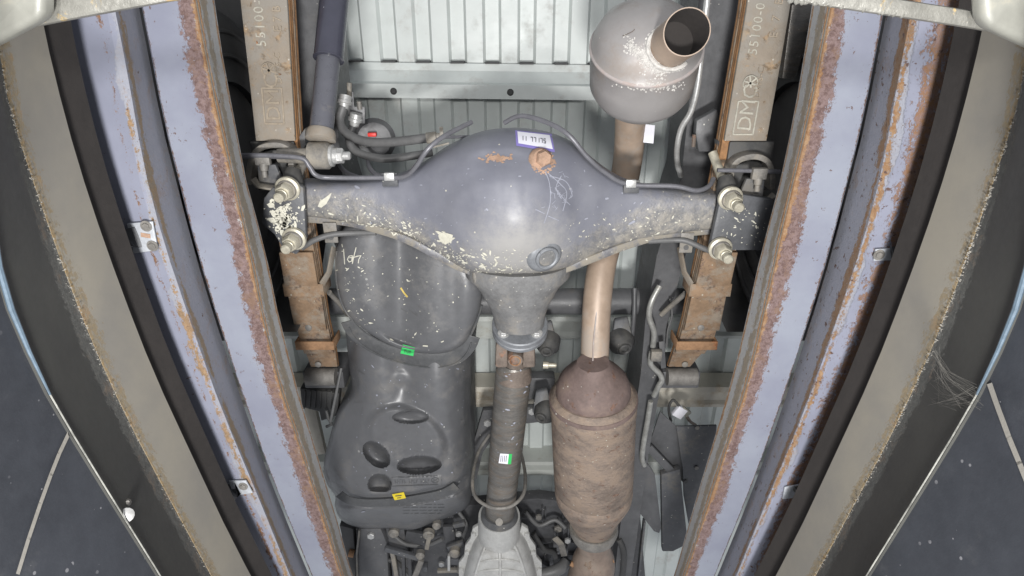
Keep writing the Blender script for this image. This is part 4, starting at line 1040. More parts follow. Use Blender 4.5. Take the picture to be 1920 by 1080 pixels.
# ragged welded lugs at the rear cone
BC = bvh_of([body]); mb = MB(); rnd = random.Random(77)
for k in range(30): lump(rnd.uniform(1045, 1180), rnd.gauss(820, 50), rnd.uniform(.0004, .0015), 0, BC)
build('scale_specks', mb, M['stamp'], r, kind='stuff')
M['elbow'] = surf('dark_browned_elbow', (0.24, 0.185, 0.15), 0.45, 0.2, 0.25, 14, rust=0.3, rust_col=(.17, .10, .06), dust=.4, dust_col=(.27, .23, .19), bump=.5)
r = thing('exhaust_elbow', 'rusty brown exhaust elbow and flange below the converter at the picture bottom', 'exhaust elbow', P(1112, 1030, 1.16))
build('elbow_flange', MB().lathe(P(1113, 985, 1.15), P(1113, 1004, 1.15), [(0, .060), (.4, .062), (1, .055)], 36), M['grime'], r)
pp = pts3([(1112, 1000, 1.155), (1114, 1030, 1.16), (1112, 1060, 1.165), (1100, 1100, 1.17)], 5)
build('elbow_pipe', MB().tube(pp, [.046, .045, .044, .043, .042, .043, .046, .050, .054, .056, .058, .058, .058, .058, .058, .058], 32), M['elbow'], r)
pp2 = pts3([(1070, 1056, 1.16), (1090, 1066, 1.15), (1120, 1064, 1.14), (1150, 1050, 1.15)], 5)
build('elbow_clamp', MB().tube(pp2, .007, 10), M['rust_orange'], r)

# ------------------------------------------------------------------ propeller shaft
r = thing('propeller_shaft', 'greasy grey propeller shaft running down the middle from the differential', 'drive shaft', P(965, 650, 1.10))
a = P(966, 668, 1.10); b = P(937, 965, 1.15); rad = R(34, 700, 1.10)
build('shaft_tube', MB().lathe(a, b, [(.03, rad * .75), (.07, rad * .98), (.10, rad), (.68, rad), (.70, rad * .96), (.735, rad * .90), (.75, rad * .95), (.93, rad * .95), (1.0, rad * .95)], 44), M['shaft'], r)
# universal joint
for s in (-1, 1):
    c = a + Vector((s * .028, -.004, 0)); mbq = MB()
    mbq.prism([c + Vector((-.012, -.035, -.016)), c + Vector((.012, -.035, -.016)), c + Vector((.014, .02, -.022)), c + Vector((-.014, .02, -.022))], (0, 0, .04)); build('yoke', mbq, M['ruststeel'], r, bevel=.006)
q = a + Vector((0, -.006, -.028))
build('joint_cap', MB().lathe(q + Vector((0, 0, .05)), q, [(0, .017), (.85, .017), (1, .015)], 28), M['ruststeel'], r)
build('joint_circlip', MB().tube([q + Vector((.0105 * math.cos(t), .0105 * math.sin(t), -.0005)) for t in [2 * PI * k / 24 for k in range(25)]], .0014, 6), M['rust_orange'], r)
build('yoke_saddle', MB().lathe(a + Vector((0, .01, 0)), a + Vector((-.002, .055, .0)), [(0, .020), (.4, .033), (1, rad * .97)], 36), M['ruststeel'], r)
# flange pair
fa = P(975, 606, 1.10)
R5 = .057
fx = Vector((0, .93, .37)).normalized(); fdn = Vector((0, .37, -.93)).normalized()
fl = build('pinion_flange', MB().lathe(fa, fa + fx * .014, [(0, R5 * .96), (.15, R5), (.85, R5), (1, R5 * .96)], 56), M['flange'], r)
build('companion_flange', MB().lathe(fa + fx * .0145, fa + fx * .027, [(0, R5 * .96), (.15, R5), (.7, R5), (1, R5 * .80)], 56), M['flange'], r)
for s in (-1, 1):
    c = fa + Vector((s * .033, 0, 0)) + fdn * .027
    build('flange_bolt', MB().hexa(c, -fx, .0095, .010).lathe(c, c - fx * .003, [(0, .012), (1, .012)], 18), M['steel'], r)
    c = c + fx * .027; build('flange_nut', MB().hexa(c, fx, .0085, .009), M['steel'], r)
BS = bvh_of([bpy.data.objects['shaft_tube']])
mb = MB(); decal(mb, BS, ((938, 850), (954, 851), (952, 870), (935, 868)), 4, 3, .0006); build('sticker', mb, M['white'], r)
mb = MB(); decal(mb, BS, ((954, 851), (960, 851), (958, 870), (952, 870)), 2, 3, .0005); build('sticker_edge', mb, M['green'], r)
mb = MB()
for k in range(4):
    x = 940 + k * 3.2; stroke(mb, BS, [(x, 854), (x - 1, 865)], 1.0, .0009)
build('sticker_print', mb, M['ink'], r)
flecks(BS, 22, lambda rn: (rn.uniform(930, 990), rn.uniform(690, 850)), (.6, 1.8), 'splash_marks', M['splash_thin'], r, rnd=random.Random(51))
# gearbox tail with seal
build('joint_sleeve', MB().lathe(P(937, 960, 1.15), P(935, 992, 1.15), [(0, .043), (.2, .047), (.9, .047), (1, .045)], 40), M['strap'], r)
g = thing('gearbox_tail', 'ribbed grey cast aluminium gearbox tail housing at the bottom centre', 'gearbox', P(935, 1000, 1.16))
a = P(935, 972, 1.155); b = P(937, 1120, 1.19)
build('tail_collar', MB().lathe(P(936, 966, 1.153), P(936, 1004, 1.158), [(0, .052), (.25, .0535), (.3, .0535), (1, .0535)], 48), M['alu'], g)
rings = []
for py, hw, hz in ((990, 30, .046), (1000, 40, .052), (1015, 50, .058), (1040, 60, .066), (1065, 66, .07), (1090, 72, .075), (1140, 82, .08)):
    c = P(938, py, 1.165); rx = R(hw, py, 1.16); rings.append([c + Vector((math.copysign(abs(math.cos(t)) ** .75, math.cos(t)) * rx, 0, hz * math.copysign(abs(math.sin(t)) ** .8, math.sin(t)))) for t in [2 * PI * k / 40 for k in range(40)]])
tail = build('tail_casting', MB().loft(rings, True, (True, True)), M['alu'], g, sharp=50)
BT = bvh_of([tail])
def rib(pts, rad=.0042):
    q = [on(BT, x, y, .002) for x, y in pts]
    q = [p for p in q if p is not None]
    if len(q) > 1: build('casting_rib', MB().tube(q, rad, 6), M['alu'], g)
rib([(935, 1008), (937, 1030), (938, 1055), (938, 1078)])
rib([(915, 1010), (908, 1030), (900, 1050), (892, 1076)])
rib([(957, 1008), (968, 1030), (976, 1050), (984, 1076)])
rib([(905, 1034), (920, 1030), (938, 1029), (956, 1030), (968, 1034)], .0034)
rib([(897, 1056), (915, 1050), (938, 1048), (960, 1050), (978, 1056)], .0034)
rib([(890, 1074), (912, 1069), (938, 1067), (962, 1069), (984, 1074)], .0034)
# side flange of the casting with bolt bosses
for s in (-1, 1):
    pts = [(938 + s * q, y) for q, y in ((40, 985), (52, 992), (56, 1010), (66, 1024), (68, 1044), (78, 1056), (78, 1120), (58, 1120), (48, 1040), (36, 1000))]
    build('casting_flange', MB().prism([P(x, y, 1.165) for x, y in pts], (0, 0, .012)), M['alu'], g, bevel=.002)
    for q, y in ((50, 1000), (62, 1034), (73, 1066)):
        c = P(938 + s * q, y, 1.165); build('boss_bolt', MB().hexa(c, (0, 0, -1), .0075, .008), M['alu'], g)
build('maker_plate', MB().lathe(P(936, 979, 1.104), P(936, 979, 1.106), [(0, .009), (1, .009)], 20), M['grime'], g)
# safety loop of wire round the shaft
lp = thing('wire_loop', 'thin grey wire loop hanging round the front end of the propeller shaft', 'wire loop', P(935, 900, 1.2))
q = pts3([(918, 815, 1.30), (896, 850, 1.25), (886, 900, 1.15), (892, 932, 1.10), (915, 949, 1.07), (938, 953, 1.06), (962, 947, 1.07), (981, 927, 1.10), (985, 895, 1.16), (980, 862, 1.25), (972, 835, 1.3)], 6)
build('loop_wire', MB().tube(q, .0042, 10), M['grime'], lp)

# ------------------------------------------------------------------ fuel tank
tk = thing('fuel_tank', 'black moulded plastic fuel tank with two straps, left of the propeller shaft', 'fuel tank', P(750, 700, 1.2))
import numpy as np
def smoothloop(pts, k=8):
    n = len(pts); out = []
    for i in range(n):
        p0, p1, p2, p3 = pts[i - 1], pts[i], pts[(i + 1) % n], pts[(i + 2) % n]
        for j in range(k):
            t = j / k
            out.append(tuple(0.5 * (2 * b + (c - a) * t + (2 * a - 5 * b + 4 * c - d) * t * t + (3 * b - a - 3 * c + d) * t ** 3) for a, b, c, d in zip(p0, p1, p2, p3)))
    return out
def sst(x, a, b):
    t = max(0, min(1, (x - a) / (b - a))); return t * t * (3 - 2 * t)
def blob(name, outline, centre, hb, wd, dep, feat, mat, wall=.16, rings_n=105):
    loop = smoothloop(outline, 14); n = len(loop); rows = []
    ss_ = [0.0] + [(i / rings_n) for i in range(1, rings_n + 1)]
    cx, cy = centre
    def H(x, y, d):
        e = min(1, d / wd); z = hb(x, y) + dep * (1 - math.sqrt(max(0, 1 - (1 - e) ** 2)))
        return z + feat(x, y) * sst(d, 4, 16)
    # true distance to the outline, sampled
    A = np.array(loop); B = np.roll(A, -1, 0); AB = B - A; L2 = (AB ** 2).sum(1) + 1e-9
    def dist(x, y):
        q = np.array([x, y]); t_ = np.clip(((q - A) * AB).sum(1) / L2, 0, 1); return float(np.sqrt((((A + AB * t_[:, None]) - q) ** 2).sum(1).min()))
    top = [P(x, y, H(x, y, 0)) for x, y in loop]
    rows.append([p + Vector((0, 0, wall)) for p in top]); rows.append(top)
    for s_ in ss_[1:]:
        k = 1 - s_ ** 1.25
        if k < .004: k = .004
        row = []
        for x, y in loop:
            xx = cx + (x - cx) * k; yy = cy + (y - cy) * k
            row.append(P(xx, yy, H(xx, yy, dist(xx, yy))))
        rows.append(row)
    return build(name, MB().loft(rows, True, (False, True)), mat, tk, sharp=60)
def ellf(x, y, cx, cy, rx, ry, ang=0):
    c, s_ = math.cos(ang), math.sin(ang); dx, dy = x - cx, y - cy
    return math.hypot((dx * c + dy * s_) / rx, (-dx * s_ + dy * c) / ry)
def feat_main(x, y):
    z = 0
    def bowl(e, d): return d * max(0, 1 - e ** 3.5) ** .8 if e < 1 else -.0015 * max(0, 1 - (e - 1) / .22)
    z += bowl(ellf(x, y, 770, 782, 34, 12), .022)
    z += bowl(ellf(x, y, 786, 872, 42, 17, -.05), .060)
    z += bowl(ellf(x, y, 706, 852, 30, 19, .75), .050)
    z += bowl(ellf(x, y, 712, 908, 22, 20), .040) * (1 - sst(y, 914, 924))
    z -= .018 * math.exp(-ellf(x, y, 825, 730, 45, 60) ** 2) + .016 * math.exp(-ellf(x, y, 695, 705, 38, 60) ** 2)
    z += .014 * math.exp(-ellf(x, y, 655, 800, 22, 70, .3) ** 2) - .012 * math.exp(-ellf(x, y, 850, 860, 28, 80) ** 2)
    z -= .016 * sst(1.3 - ellf(x, y, 762, 822, 66, 48, .5), 0, .35)      # raised pad
    z -= .006 * sst(1.3 - ellf(x, y, 752, 708, 16, 14), 0, .9)
    # strap groove
    yg = interp([(600, 925), (640, 938), (700, 941), (780, 934), (850, 918), (890, 895)], x)
    z += .010 * sst(15 - abs(y - yg), 0, 6)
    # embossed plate
    if 735 < x < 828: z -= .003 * sst(9 - abs(y - 902 + (x - 780) * .03), 0, 2)
    # waist crease running down the middle
    z += .020 * math.exp(-((x - 757) / 28.0) ** 2) * sst(y, 590, 650) * (1 - sst(y, 720, 770))
    return z
out_main = [(652, 610), (650, 640), (655, 690), (658, 728), (634, 768), (618, 820), (607, 870), (612, 905), (628, 930), (628, 950), (640, 975), (672, 989), (720, 991), (775, 993), (815, 978), (850, 966), (878, 948), (886, 915), (887, 850), (884, 760), (886, 680), (892, 620), (880, 580), (800, 560), (700, 570)]
tmain = blob('tank_shell', out_main, (752, 770), lambda x, y: 1.155 + .00008 * (770 - y) + .02 * sst(y, 940, 990), 78, .13, feat_main, M['tank'])
def feat_up(x, y):
    z = .026 * math.exp(-((x - 752) / 34.0) ** 2) + .006 * math.exp(-((x - 850) / 20.0) ** 2)
    return z
out_up = [(630, 470), (630, 520), (640, 565), (660, 598), (700, 630), (745, 652), (790, 662), (835, 661), (868, 645), (888, 612), (902, 570), (900, 520), (860, 455), (800, 400), (700, 390), (650, 420)]
tup = blob('tank_rear_shell', out_up, (765, 540), lambda x, y: 1.122 + .00010 * (600 - y), 42, .035, feat_up, M['tank'], .10, 60)
# rear shell lip
lo = smoothloop(out_up, 9); seg = [q for q in lo if q[1] > 455]
i0 = max(range(len(lo)), key=lambda i: 0)
order = sorted(range(len(lo)), key=lambda i: i)
lipp = [P(x, y, 1.160) for x, y in smooth([(632, 470), (631, 520), (641, 568), (661, 600), (700, 632), (745, 654), (790, 664), (838, 663), (870, 646), (890, 612), (903, 572)], 8)]
build('shell_lip', MB().tube(lipp, .0030, 8), M['strap'], tk)
# upper strap
stp = [(655, 594), (666, 614), (695, 637), (740, 657), (800, 669), (848, 664), (874, 644), (884, 622)]
build('tank_strap', MB().strip([P(x, y + 7, 1.156) for x, y in smooth(stp, 7)], .038, .003), M['strap'], tk, bevel=.0008)
for dy_ in (-7, 20):
    build('strap_edge', MB().tube([P(x, y + dy_, 1.154) for x, y in smooth(stp, 7)], .0020, 6), M['strap'], tk)
# lower strap
st2 = [(636, 926), (655, 938), (690, 943), (740, 941), (790, 934), (830, 925), (856, 911)]
o2 = build('tank_strap', MB().strip([P(x, y, 1.145) for x, y in smooth(st2, 7)], .024, .003), M['strap'], tk, bevel=.0008)
b1 = bvh_of([bpy.data.objects['tank_strap'], tmain, tup]); b2 = bvh_of([o2, tmain])
mb = MB(); decal(mb, b1, ((755, 647), (778, 652), (775, 667), (751, 662)), 4, 3, .0015)
if mb.v: build('green_tag', mb, M['green'], tk)
mb = MB(); mb.prism([P(x, y, 1.1424) for x, y in ((735, 927), (757, 923), (761, 934), (740, 938))], (0, 0, .0006))
build('yellow_tag', mb, M['yellow'], tk)
b2 = bvh_of([bpy.data.objects['yellow_tag']])
BK = bvh_of([tmain, tup])
def flat_tag(q, h, mat, name):
    return build(name, MB().prism([P(x, y, h) for x, y in q], (0, 0, .0006)), mat, tk)
if not [c for c in tk.children if c.name.startswith('green')] : pass
gt = P(758, 652, 1.1575)
# tag print
mb = MB()
for i in range(3):
    x = 759 + i * 4.5; y = 655 + i * 1.0
    stroke(mb, b1, [(x, y), (x, y + 5)], .9, .0022); stroke(mb, b1, [(x, y + (0 if i != 1 else 5)), (x + 2.6, y + (0 if i != 1 else 5))], .9, .0022); stroke(mb, b1, [(x + 2.6, y), (x + 2.6, y + 5)], .7, .0022)
stroke(mb, b2, [(742, 929), (753, 928)], 1.4, .0022); stroke(mb, b2, [(745, 933), (752, 932)], 1.0, .0022)
if mb.v: build('tag_print', mb, M['ink'], tk)
# chalk writing
mb = MB()
for s_ in ([(645, 467), (646, 481), (647, 495)], [(660, 479), (655, 480), (652, 486), (655, 491), (660, 489), (661, 479), (662, 491)], [(668, 464), (664, 480), (661, 494)], [(656, 483), (664, 482), (672, 480)], [(669, 480), (677, 479), (673, 486), (672, 493)], [(642, 458), (643, 463)]):
    stroke(mb, BK, s_, 1.5, .0012)
build('chalk_writing', mb, M['splash'], tup)
flecks(BK, 90, lambda rn: (rn.uniform(640, 880), rn.uniform(470, 650)), (.5, 1.9), 'splash_marks', M['splash'], tk, rnd=random.Random(61), blob=.6)
flecks(BK, 50, lambda rn: (rn.gauss(668, 22), rn.uniform(500, 620)), (.5, 1.9), 'splash_marks', M['splash'], tk, rnd=random.Random(62), blob=.6)
flecks(BK, 70, lambda rn: (rn.uniform(650, 870), rn.uniform(680, 960)), (.6, 2.0), 'splash_marks', M['splash_thin'], tk, rnd=random.Random(63), blob=.6)
mb = MB(); stroke(mb, BK, [(752, 540), (758, 549), (764, 556)], 3.2); build('amber_drip', mb, M['gold'], tk)
mb = MB(); rnd = random.Random(19)
for k in range(46):
    x = rnd.uniform(655, 870); y = rnd.choice((rnd.uniform(480, 640), rnd.uniform(690, 900))); a_ = rnd.gauss(.7, .5); L = rnd.uniform(4, 20)
    stroke(mb, BK, [(x, y), (x + L * math.cos(a_), y + L * math.sin(a_))], rnd.uniform(.5, 1.1), .0009)
build('scuff_marks', mb, M['hose'], tmain, kind='stuff')
# embossed oval with emblem and lines of moulded text
mb = MB()
for a_, b_ in (((735, 895), (820, 892)), ((735, 911), (820, 908))): stroke(mb, BK, [a_, b_], 1.0, .0012)
stroke(mb, BK, [(735, 895), (732, 903), (735, 911)], 1, .0012); stroke(mb, BK, [(820, 892), (828, 900), (820, 908)], 1, .0012)
cpts = [(816 + 7 * math.cos(t), 900 + 5 * math.sin(t)) for t in [2 * PI * k / 14 for k in range(15)]]; stroke(mb, BK, cpts, 1.1, .0012)
stroke(mb, BK, [(811, 897), (821, 903)], 1, .0012); stroke(mb, BK, [(811, 903), (821, 897)], 1, .0012)
rnd = random.Random(9)
for i in range(15):
    x = 741 + i * 4.4
    if i in (5, 10): continue
    stroke(mb, BK, [(x, 899), (x, 906)], .9, .0012); stroke(mb, BK, [(x, 899 + rnd.choice((0, 3, 6))), (x + 2.4, 899 + rnd.choice((0, 3, 6)))], .9, .0012)
for row in range(4):
    y = 946 + row * 5.5; x = 756
    while x < 826:
        L = rnd.uniform(4, 14); stroke(mb, BK, [(x, y), (x + L, y - .5)], .8, .001); x += L + 3
build('moulded_text', mb, M['strap'], tmain, kind='stuff')

# ------------------------------------------------------------------ brackets, mounts, small pipes
def mount(label, px, py, h, rad, tiltv, mat=M['rubber']):
    rad *= .88
    r = thing('rubber_mount', label, 'mount', P(px, py, h)); c = P(px, py, h); d = Vector(tiltv).normalized()
    build('mount_disc', MB().lathe(c + d * .03, c - d * .012, [(0, rad), (.6, rad), (.75, rad * .85), (1, rad * .6)], 28), mat, r)
    build('mount_eye', MB().tube([c - d * .014 + (d.orthogonal().normalized() * math.cos(t) + d.cross(d.orthogonal()).normalized() * math.sin(t)) * rad * .38 for t in [2 * PI * k / 20 for k in range(21)]], .004, 8), M['rubber'], r)
    build('mount_lug', MB().prism([c + Vector((-rad * .9, 0, .005)), c + Vector((rad * .9, 0, .005)), c + Vector((rad * .4, -rad * 1.9, .03)), c + Vector((-rad * .6, -rad * 1.7, .03))], (0, 0, .014)), M['plate'], r, bevel=.004)
    return r
mount('round rubber mount right of the shaft flange', 1026, 652, 1.25, .032, (.2, -.3, 1))
mount('dark rubber mount right of the exhaust pipe', 1168, 648, 1.28, .036, (-.2, -.2, 1))
mount('dark rubber mount beside the left shoulder of the converter', 1018, 778, 1.28, .034, (.5, -.1, 1))
r = thing('gold_bolt', 'small brassy bolt on a stub right of the shaft flange', 'bolt', P(1028, 684, 1.24))
build('bolt_shank', MB().lathe(P(1018, 684, 1.24), P(1043, 685, 1.24), [(0, .009), (.4, .009), (.45, .006), (1, .006)], 14), M['zinc'], r)
r = thing('shaft_bracket', 'black bracket plate with two bolts behind the propeller shaft', 'bracket', P(960, 785, 1.36))
build('bracket_plate', MB().prism([P(x, y, 1.36) for x, y in ((905, 770), (1030, 762), (1032, 790), (940, 800), (905, 850), (893, 900), (880, 900), (888, 830))], (0, 0, .02)), M['black'], r, bevel=.003)
for x, y in ((914, 792), (997, 770)):
    c = P(x, y, 1.358); build('bracket_bolt', MB().hexa(c, (0, 0, -1), .011, .008), M['steel'], r)
build('bracket_block', MB().box(P(1012, 722, 1.42), (.04, 0, 0), (0, .035, 0), (0, 0, .02)), M['black'], r, bevel=.004)
r = line('silver_pipe', 'bent bright silver pipe beside the top of the right chassis rail', 'pipe', [(1330, -60, 1.16), (1326, 0, 1.16), (1318, 70, 1.16), (1308, 160, 1.17), (1296, 208, 1.18), (1278, 240, 1.19), (1270, 275, 1.20), (1270, 305, 1.22), (1277, 330, 1.25)], .0056, M['steel'])
r = line('brake_pipe', 'short silver pipe section curving over the dark rail below the right axle arm', 'pipe', [(1237, 536, 1.26), (1222, 565, 1.25), (1217, 592, 1.25), (1226, 622, 1.25), (1224, 650, 1.26)], .0068, M['pipe_metal'])
r = line('brake_pipe', 'silver zigzag pipe right of the converter shoulder', 'pipe', [(1222, 660, 1.25), (1220, 682, 1.25), (1236, 700, 1.25), (1241, 712, 1.25), (1236, 722, 1.25), (1226, 742, 1.26)], .0068, M['pipe_metal'])
r = line('brake_pipe', 'long pale pipe running down beside the converter body', 'pipe', [(1220, 752, 1.25), (1214, 790, 1.25), (1207, 830, 1.25), (1204, 858, 1.25), (1208, 872, 1.26)], .0068, M['pipe_metal'])
r = thing('pipe_clip', 'grey plastic clip holding the silver pipes right of the converter', 'clip', P(1230, 665, 1.24))
build('clip_block', MB().box(P(1230, 666, 1.24), (.013, 0, 0), (0, .014, 0), (0, 0, .008)), M['grime'], r, bevel=.003)
build('clip_tab', MB().bar(P(1240, 640, 1.25), P(1244, 690, 1.25), .012, .004), M['black'], r, bevel=.001)
# diagonal stay and thin rods
r = line('stay_rod', 'thin grey stay running diagonally from the right leaf spring clip', 'stay rod', [(1240, 590, 1.27), (1262, 570, 1.25), (1285, 550, 1.22)], .006, M['grime'])
r = line('stay_rod', 'thin grey stay running diagonally from the left leaf spring clip', 'stay rod', [(617, 548, 1.2), (640, 572, 1.24), (652, 590, 1.26)], .006, M['grime'])
r = line('stay_rod', 'thin dark vertical rod behind the black tube, right of the exhaust pipe', 'stay rod', [(1190, 540, 1.36), (1189, 590, 1.34), (1184, 640, 1.30)], .006, M['black'])
r = line('wire', 'thin dark wire loop on the right chassis rail', 'wire', [(1256, 560, 1.28), (1260, 590, 1.27), (1252, 620, 1.27), (1250, 650, 1.27)], .0022, M['hose'])
r = line('wire', 'thin wire hanging along the left edge of the tank', 'wire', [(640, 690, 1.22), (630, 740, 1.2), (620, 790, 1.2)], .0032, M['hose'])
# left side black box + hook by tank
r = thing('mud_bracket', 'ridged black rubber block between the left spring and the tank', 'bracket', P(600, 750, 1.3))
build('block_body', MB().prism([P(x, y, 1.30) for x, y in ((562, 728), (636, 738), (632, 780), (602, 790), (598, 772), (566, 764))], (0, 0, .03)), M['rubber'], r, bevel=.003)
for k in range(6):
    build('block_ridge', MB().bar(P(572 + k * 10, 733, 1.298), P(570 + k * 10, 766, 1.298), .003, .003), M['rubber'], r)
build('hook', MB().tube([P(612, 770, 1.27), P(616, 785, 1.26), P(622, 796, 1.26), P(612, 800, 1.26)], .004, 8), M['hose'], r)
r = thing('bed_stay', 'pale vertical stay post between the left beam and the tank', 'post', P(590, 800, 1.45))
build('post_body', MB().bar(P(582, 760, 1.50), P(602, 850, 1.46), .034, .02), M['cream'], r, bevel=.003)
# right side black support plates
r = thing('support_plate', 'large dark flat support plate right of the converter under the bed', 'support plate', P(1290, 840, 1.36))
build('plate_body', MB().prism([P(x, y, 1.36) for x, y in ((1238, 772), (1268, 800), (1344, 798), (1340, 870), (1316, 940), (1276, 900), (1216, 838))], (0, 0, .006)), M['black'], r, bevel=.001)
build('plate_fold', MB().prism([P(x, y, 1.345) for x, y in ((1268, 800), (1344, 798), (1336, 880), (1320, 950), (1296, 1010), (1282, 930), (1280, 880))], (0, 0, .006)), M['plate'], r, bevel=.001)
for x, y in ((1307, 802), (1306, 877), (1285, 903)):
    c = P(x, y, 1.342); build('plate_hole', MB().lathe(c, c - Vector((0, 0, .002)), [(0, .006), (1, .006)], 14), M['void'] if y > 890 else M['grime'], r)
r = thing('truss_bracket', 'black triangular arm crossing white gaps at the lower right of the converter', 'bracket', P(1210, 930, 1.32))
build('arm_body', MB().prism([P(x, y, 1.33) for x, y in ((1195, 900), (1215, 870), (1228, 890), (1240, 990), (1236, 1000), (1226, 996), (1190, 950))], (0, 0, .006)), M['black'], r, bevel=.001)
build('arm_post', MB().prism([P(x, y, 1.33) for x, y in ((1240, 890), (1275, 880), (1290, 1020), (1262, 1034), (1242, 1034))], (0, 0, .02)), M['plate'], r, bevel=.002)
build('arm_brace', MB().bar(P(1216, 838, 1.34), P(1268, 892, 1.34), .022, .01), M['black'], r, bevel=.002)
r = thing('wire_connector', 'white plastic wire connector by the cream member on the right', 'connector', P(1278, 772, 1.4))
build('connector_half', MB().bar(P(1267, 780, 1.40), P(1281, 764, 1.40), .030, .014), M['white'], r, bevel=.002)
build('connector_half', MB().bar(P(1279, 776, 1.40), P(1289, 767, 1.40), .030, .012), M['corner'], r, bevel=.002)
build('lead', MB().tube(pts3([(1258, 790, 1.40), (1254, 765, 1.40), (1262, 750, 1.40), (1274, 762, 1.40)], 5), .004, 8), M['rubber'], r)
build('lead', MB().tube(pts3([(1286, 778, 1.40), (1294, 790, 1.42), (1304, 797, 1.44)], 5), .0045, 8), M['ruststeel'], r)
# white tag & straps by the muffler pipe
r = thing('paper_tag', 'small white tag beside the brown exhaust pipe below the muffler', 'tag', P(1217, 250, 1.24))
build('tag_sheet', MB().prism([P(x, y, 1.24) for x, y in ((1210, 233), (1228, 235), (1225, 269), (1206, 267))], (0, 0, .001)), M['white'], r)
r = thing('hanger_plate', 'dark hanger plate with a rusty edge between the silver pipe and right spring', 'hanger', P(1325, 250, 1.25))
build('hanger_body', MB().prism([P(x, y, 1.25) for x, y in ((1306, 226), (1345, 205), (1352, 240), (1350, 285), (1310, 285), (1304, 250))], (0, 0, .02)), M['black'], r, bevel=.003)
build('hanger_edge', MB().tube([P(1302, 252, 1.245), P(1300, 275, 1.245)], .004, 8), M['ruststeel'], r)
r = thing('rear_bracket', 'brown speckled dark bracket between the right spring and the beam at the top', 'bracket', P(1505, 60, 1.15))
build('bracket_body', MB().prism([P(x, y, 1.15) for x, y in ((1485, 8), (1526, 2), (1522, 60), (1490, 150), (1466, 148))], (0, 0, .03)), M['shaft'], r, bevel=.003)

# ------------------------------------------------------------------ engine bay at the bottom
r = thing('engine_casing', 'black ribbed plastic casing behind the gearbox tail at the bottom', 'engine casing', P(900, 1040, 1.36))
build('casing_floor', MB().prism([P(x, y, 1.36) for x, y in ((640, 985), (700, 975), (860, 950), (1010, 935), (1200, 960), (1215, 1140), (640, 1140))], (0, 0, .04)), M['plastic'], r, bevel=.004)
rnd = random.Random(15)
for k in range(24):
    x = rnd.uniform(975, 1075); y = rnd.uniform(955, 1075)
    if k % 2: build('casing_rib', MB().bar(P(x - 20, y, 1.352), P(x + 18, y + rnd.uniform(-2, 2), 1.352), .005, .016), M['plastic'], r, bevel=.001)
    else: build('casing_rib', MB().bar(P(x, y - 16, 1.352), P(x + rnd.uniform(-2, 2), y + 16, 1.352), .005, .016), M['plastic'], r, bevel=.001)
for x0, y0, x1, y1 in ((1150, 965, 1200, 960), (1150, 965, 1144, 1000), (1146, 1000, 1188, 1004), (1188, 1004, 1198, 962), (1176, 1010, 1160, 1080), (1192, 1000, 1178, 1085), (1208, 975, 1196, 1085)):
    build('casing_rib', MB().bar(P(x0, y0, 1.33), P(x1, y1, 1.33), .006, .02), M['plate'], r, bevel=.001)
build('casing_lug', MB().prism([P(x, y, 1.325) for x, y in ((1152, 968), (1196, 965), (1186, 1000), (1150, 1002))], (0, 0, .02)), M['plate'], r, bevel=.002)
for x, y in ((1178, 964), (1046, 990), (1120, 992), (697, 1003), (737, 1003)):
    c = P(x, y, 1.32); build('casing_bolt', MB().hexa(c, (0, 0, -1), .012, .008), M['grime'], r)
r = thing('battery_box', 'tall black box with a bolt at the bottom left beside the tank', 'box', P(700, 1040, 1.25))
build('box_body', MB().prism([P(x, y, 1.28) for x, y in ((672, 992), (714, 992), (726, 1020), (730, 1120), (670, 1120), (666, 1040))], (0, 0, .06)), M['black'], r, bevel=.004)
build('box_edge', MB().tube([P(674, 994, 1.277), P(669, 1040, 1.277), P(671, 1110, 1.277)], .003, 8), M['grime'], r)
build('box_bolt', MB().hexa(P(696, 1003, 1.279), (0, 0, -1), .011, .008), M['steel'], r)
r = thing('control_bracket', 'tangle of black brackets and short rods between the tank and the gearbox', 'bracket', P(800, 1040, 1.25))
def bb(x0, y0, x1, y1, h, wd, mat, ht=.012): build('bracket_bar', MB().bar(P(x0, y0, h), P(x1, y1, h), wd, ht), mat, r, bevel=.0015)
bb(722, 1028, 786, 1046, 1.26, .016, M['plate']); bb(735, 1030, 746, 1090, 1.27, .012, M['grime']); bb(806, 1000, 800, 1028, 1.25, .012, M['grime']); bb(790, 1050, 776, 1085, 1.25, .016, M['grime'])
bb(756, 1040, 758, 1090, 1.28, .010, M['plastic']); bb(768, 1040, 770, 1090, 1.28, .010, M['plastic']); bb(840, 1028, 870, 1018, 1.27, .02, M['plate']); bb(836, 1050, 868, 1052, 1.26, .022, M['plate']); bb(842, 1040, 842, 1068, 1.25, .008, M['steel'])
bb(820, 1070, 866, 1068, 1.27, .010, M['grime']); bb(850, 985, 872, 980, 1.28, .014, M['plate']); bb(760, 1005, 800, 1012, 1.3, .05, M['plastic']); bb(840, 985, 845, 1015, 1.3, .03, M['plastic'])
for x, y, rr_ in ((737, 1004, .015), (803, 1008, .016), (787, 1046, .013), (818, 990, .012), (861, 1074, .008), (852, 1042, .016)):
    c = P(x, y, 1.245); build('rod_end', MB().lathe(c + Vector((0, 0, .02)), c, [(0, rr_), (.7, rr_), (1, rr_ * .6)], 18), M['grime'], r)
r = thing('coolant_hose', 'short grey hose leaving the gearbox tail towards the exhaust elbow', 'hose', P(1030, 1070, 1.25))
build('hose_run', MB().tube(pts3([(1008, 1078, 1.24), (1030, 1074, 1.24), (1050, 1066, 1.25), (1060, 1056, 1.27)], 5), .017, 18), M['hose'], r)
r = thing('hook_strap', 'grey strap end with a slot hanging left of the exhaust elbow', 'strap', P(1050, 1020, 1.26))
build('strap_body', MB().strip([P(1040, 1008, 1.26), P(1052, 1020, 1.26), P(1058, 1042, 1.27)], .018, .004), M['grime'], r, bevel=.001)
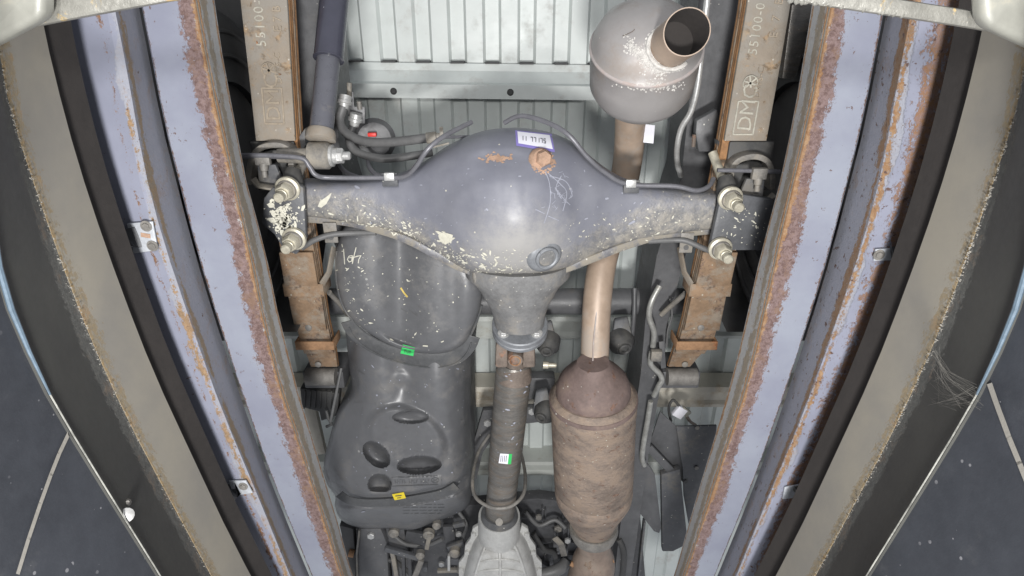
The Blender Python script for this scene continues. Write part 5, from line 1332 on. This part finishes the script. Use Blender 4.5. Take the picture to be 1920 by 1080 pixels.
# left lower dark block with orange-rust tip
r = thing('spring_hanger', 'dark spring hanger with a rusty nut beside the left beam near the bottom', 'hanger', P(655, 1030, 1.3))
build('hanger_body', MB().prism([P(x, y, 1.30) for x, y in ((636, 985), (662, 992), (668, 1060), (664, 1110), (650, 1110), (646, 1030))], (0, 0, .03)), M['void'], r, bevel=.003)
build('hanger_nut', MB().lathe(P(654, 1036, 1.295), P(664, 1038, 1.295), [(0, .012), (1, .012)], 12), M['rust_orange'], r)
# underbody dark sheet far above everything (the load bed's dark side regions)

for i, (pl_, rr_) in enumerate([([(735, 1000), (760, 1020), (800, 1022), (830, 1010)], .006), ([(700, 1060), (730, 1050), (760, 1066), (790, 1100)], .007), ([(985, 960), (1010, 985), (1040, 975), (1060, 990)], .006), ([(1000, 1000), (1020, 1030), (1040, 1040), (1044, 1090)], .008), ([(860, 960), (875, 985), (868, 1010), (880, 1040)], .005), ([(1160, 1010), (1170, 1040), (1166, 1090)], .009)]):
    nm = ['behind the tank edge', 'low beside the black box', 'above the casing ribs right of the shaft', 'between gearbox tail and exhaust elbow', 'left of the gearbox collar', 'right of the exhaust elbow'][i]
    line('wiring_hose', 'dark flexible hose ' + nm + ' at the picture bottom', 'hose', [(x, y, 1.30 - .01 * (k % 2)) for k, (x, y) in enumerate(pl_)], rr_, M['rubber'] if i % 2 else M['hose'])
ec = bpy.data.objects['engine_casing']
for k in range(22):
    x = rnd.choice((rnd.uniform(740, 870), rnd.uniform(985, 1075))); y = rnd.uniform(985, 1078); a_ = rnd.choice((0, PI / 2, .5)); L = rnd.uniform(8, 24)
    build('casing_web', MB().bar(P(x, y, 1.335), P(x + L * math.cos(a_), y + L * math.sin(a_), 1.335), rnd.uniform(.006, .016), .02), M[rnd.choice(('plastic', 'plate', 'black'))], ec, bevel=.002)
for x, y in ((860, 1000), (990, 1010), (1010, 968), (1064, 1012), (756, 1028), (828, 1056)):
    c = P(x, y, 1.315); build('casing_bolt', MB().hexa(c, (0, 0, -1), .0095, .008), M['steel'] if x % 4 == 0 else M['grime'], ec)
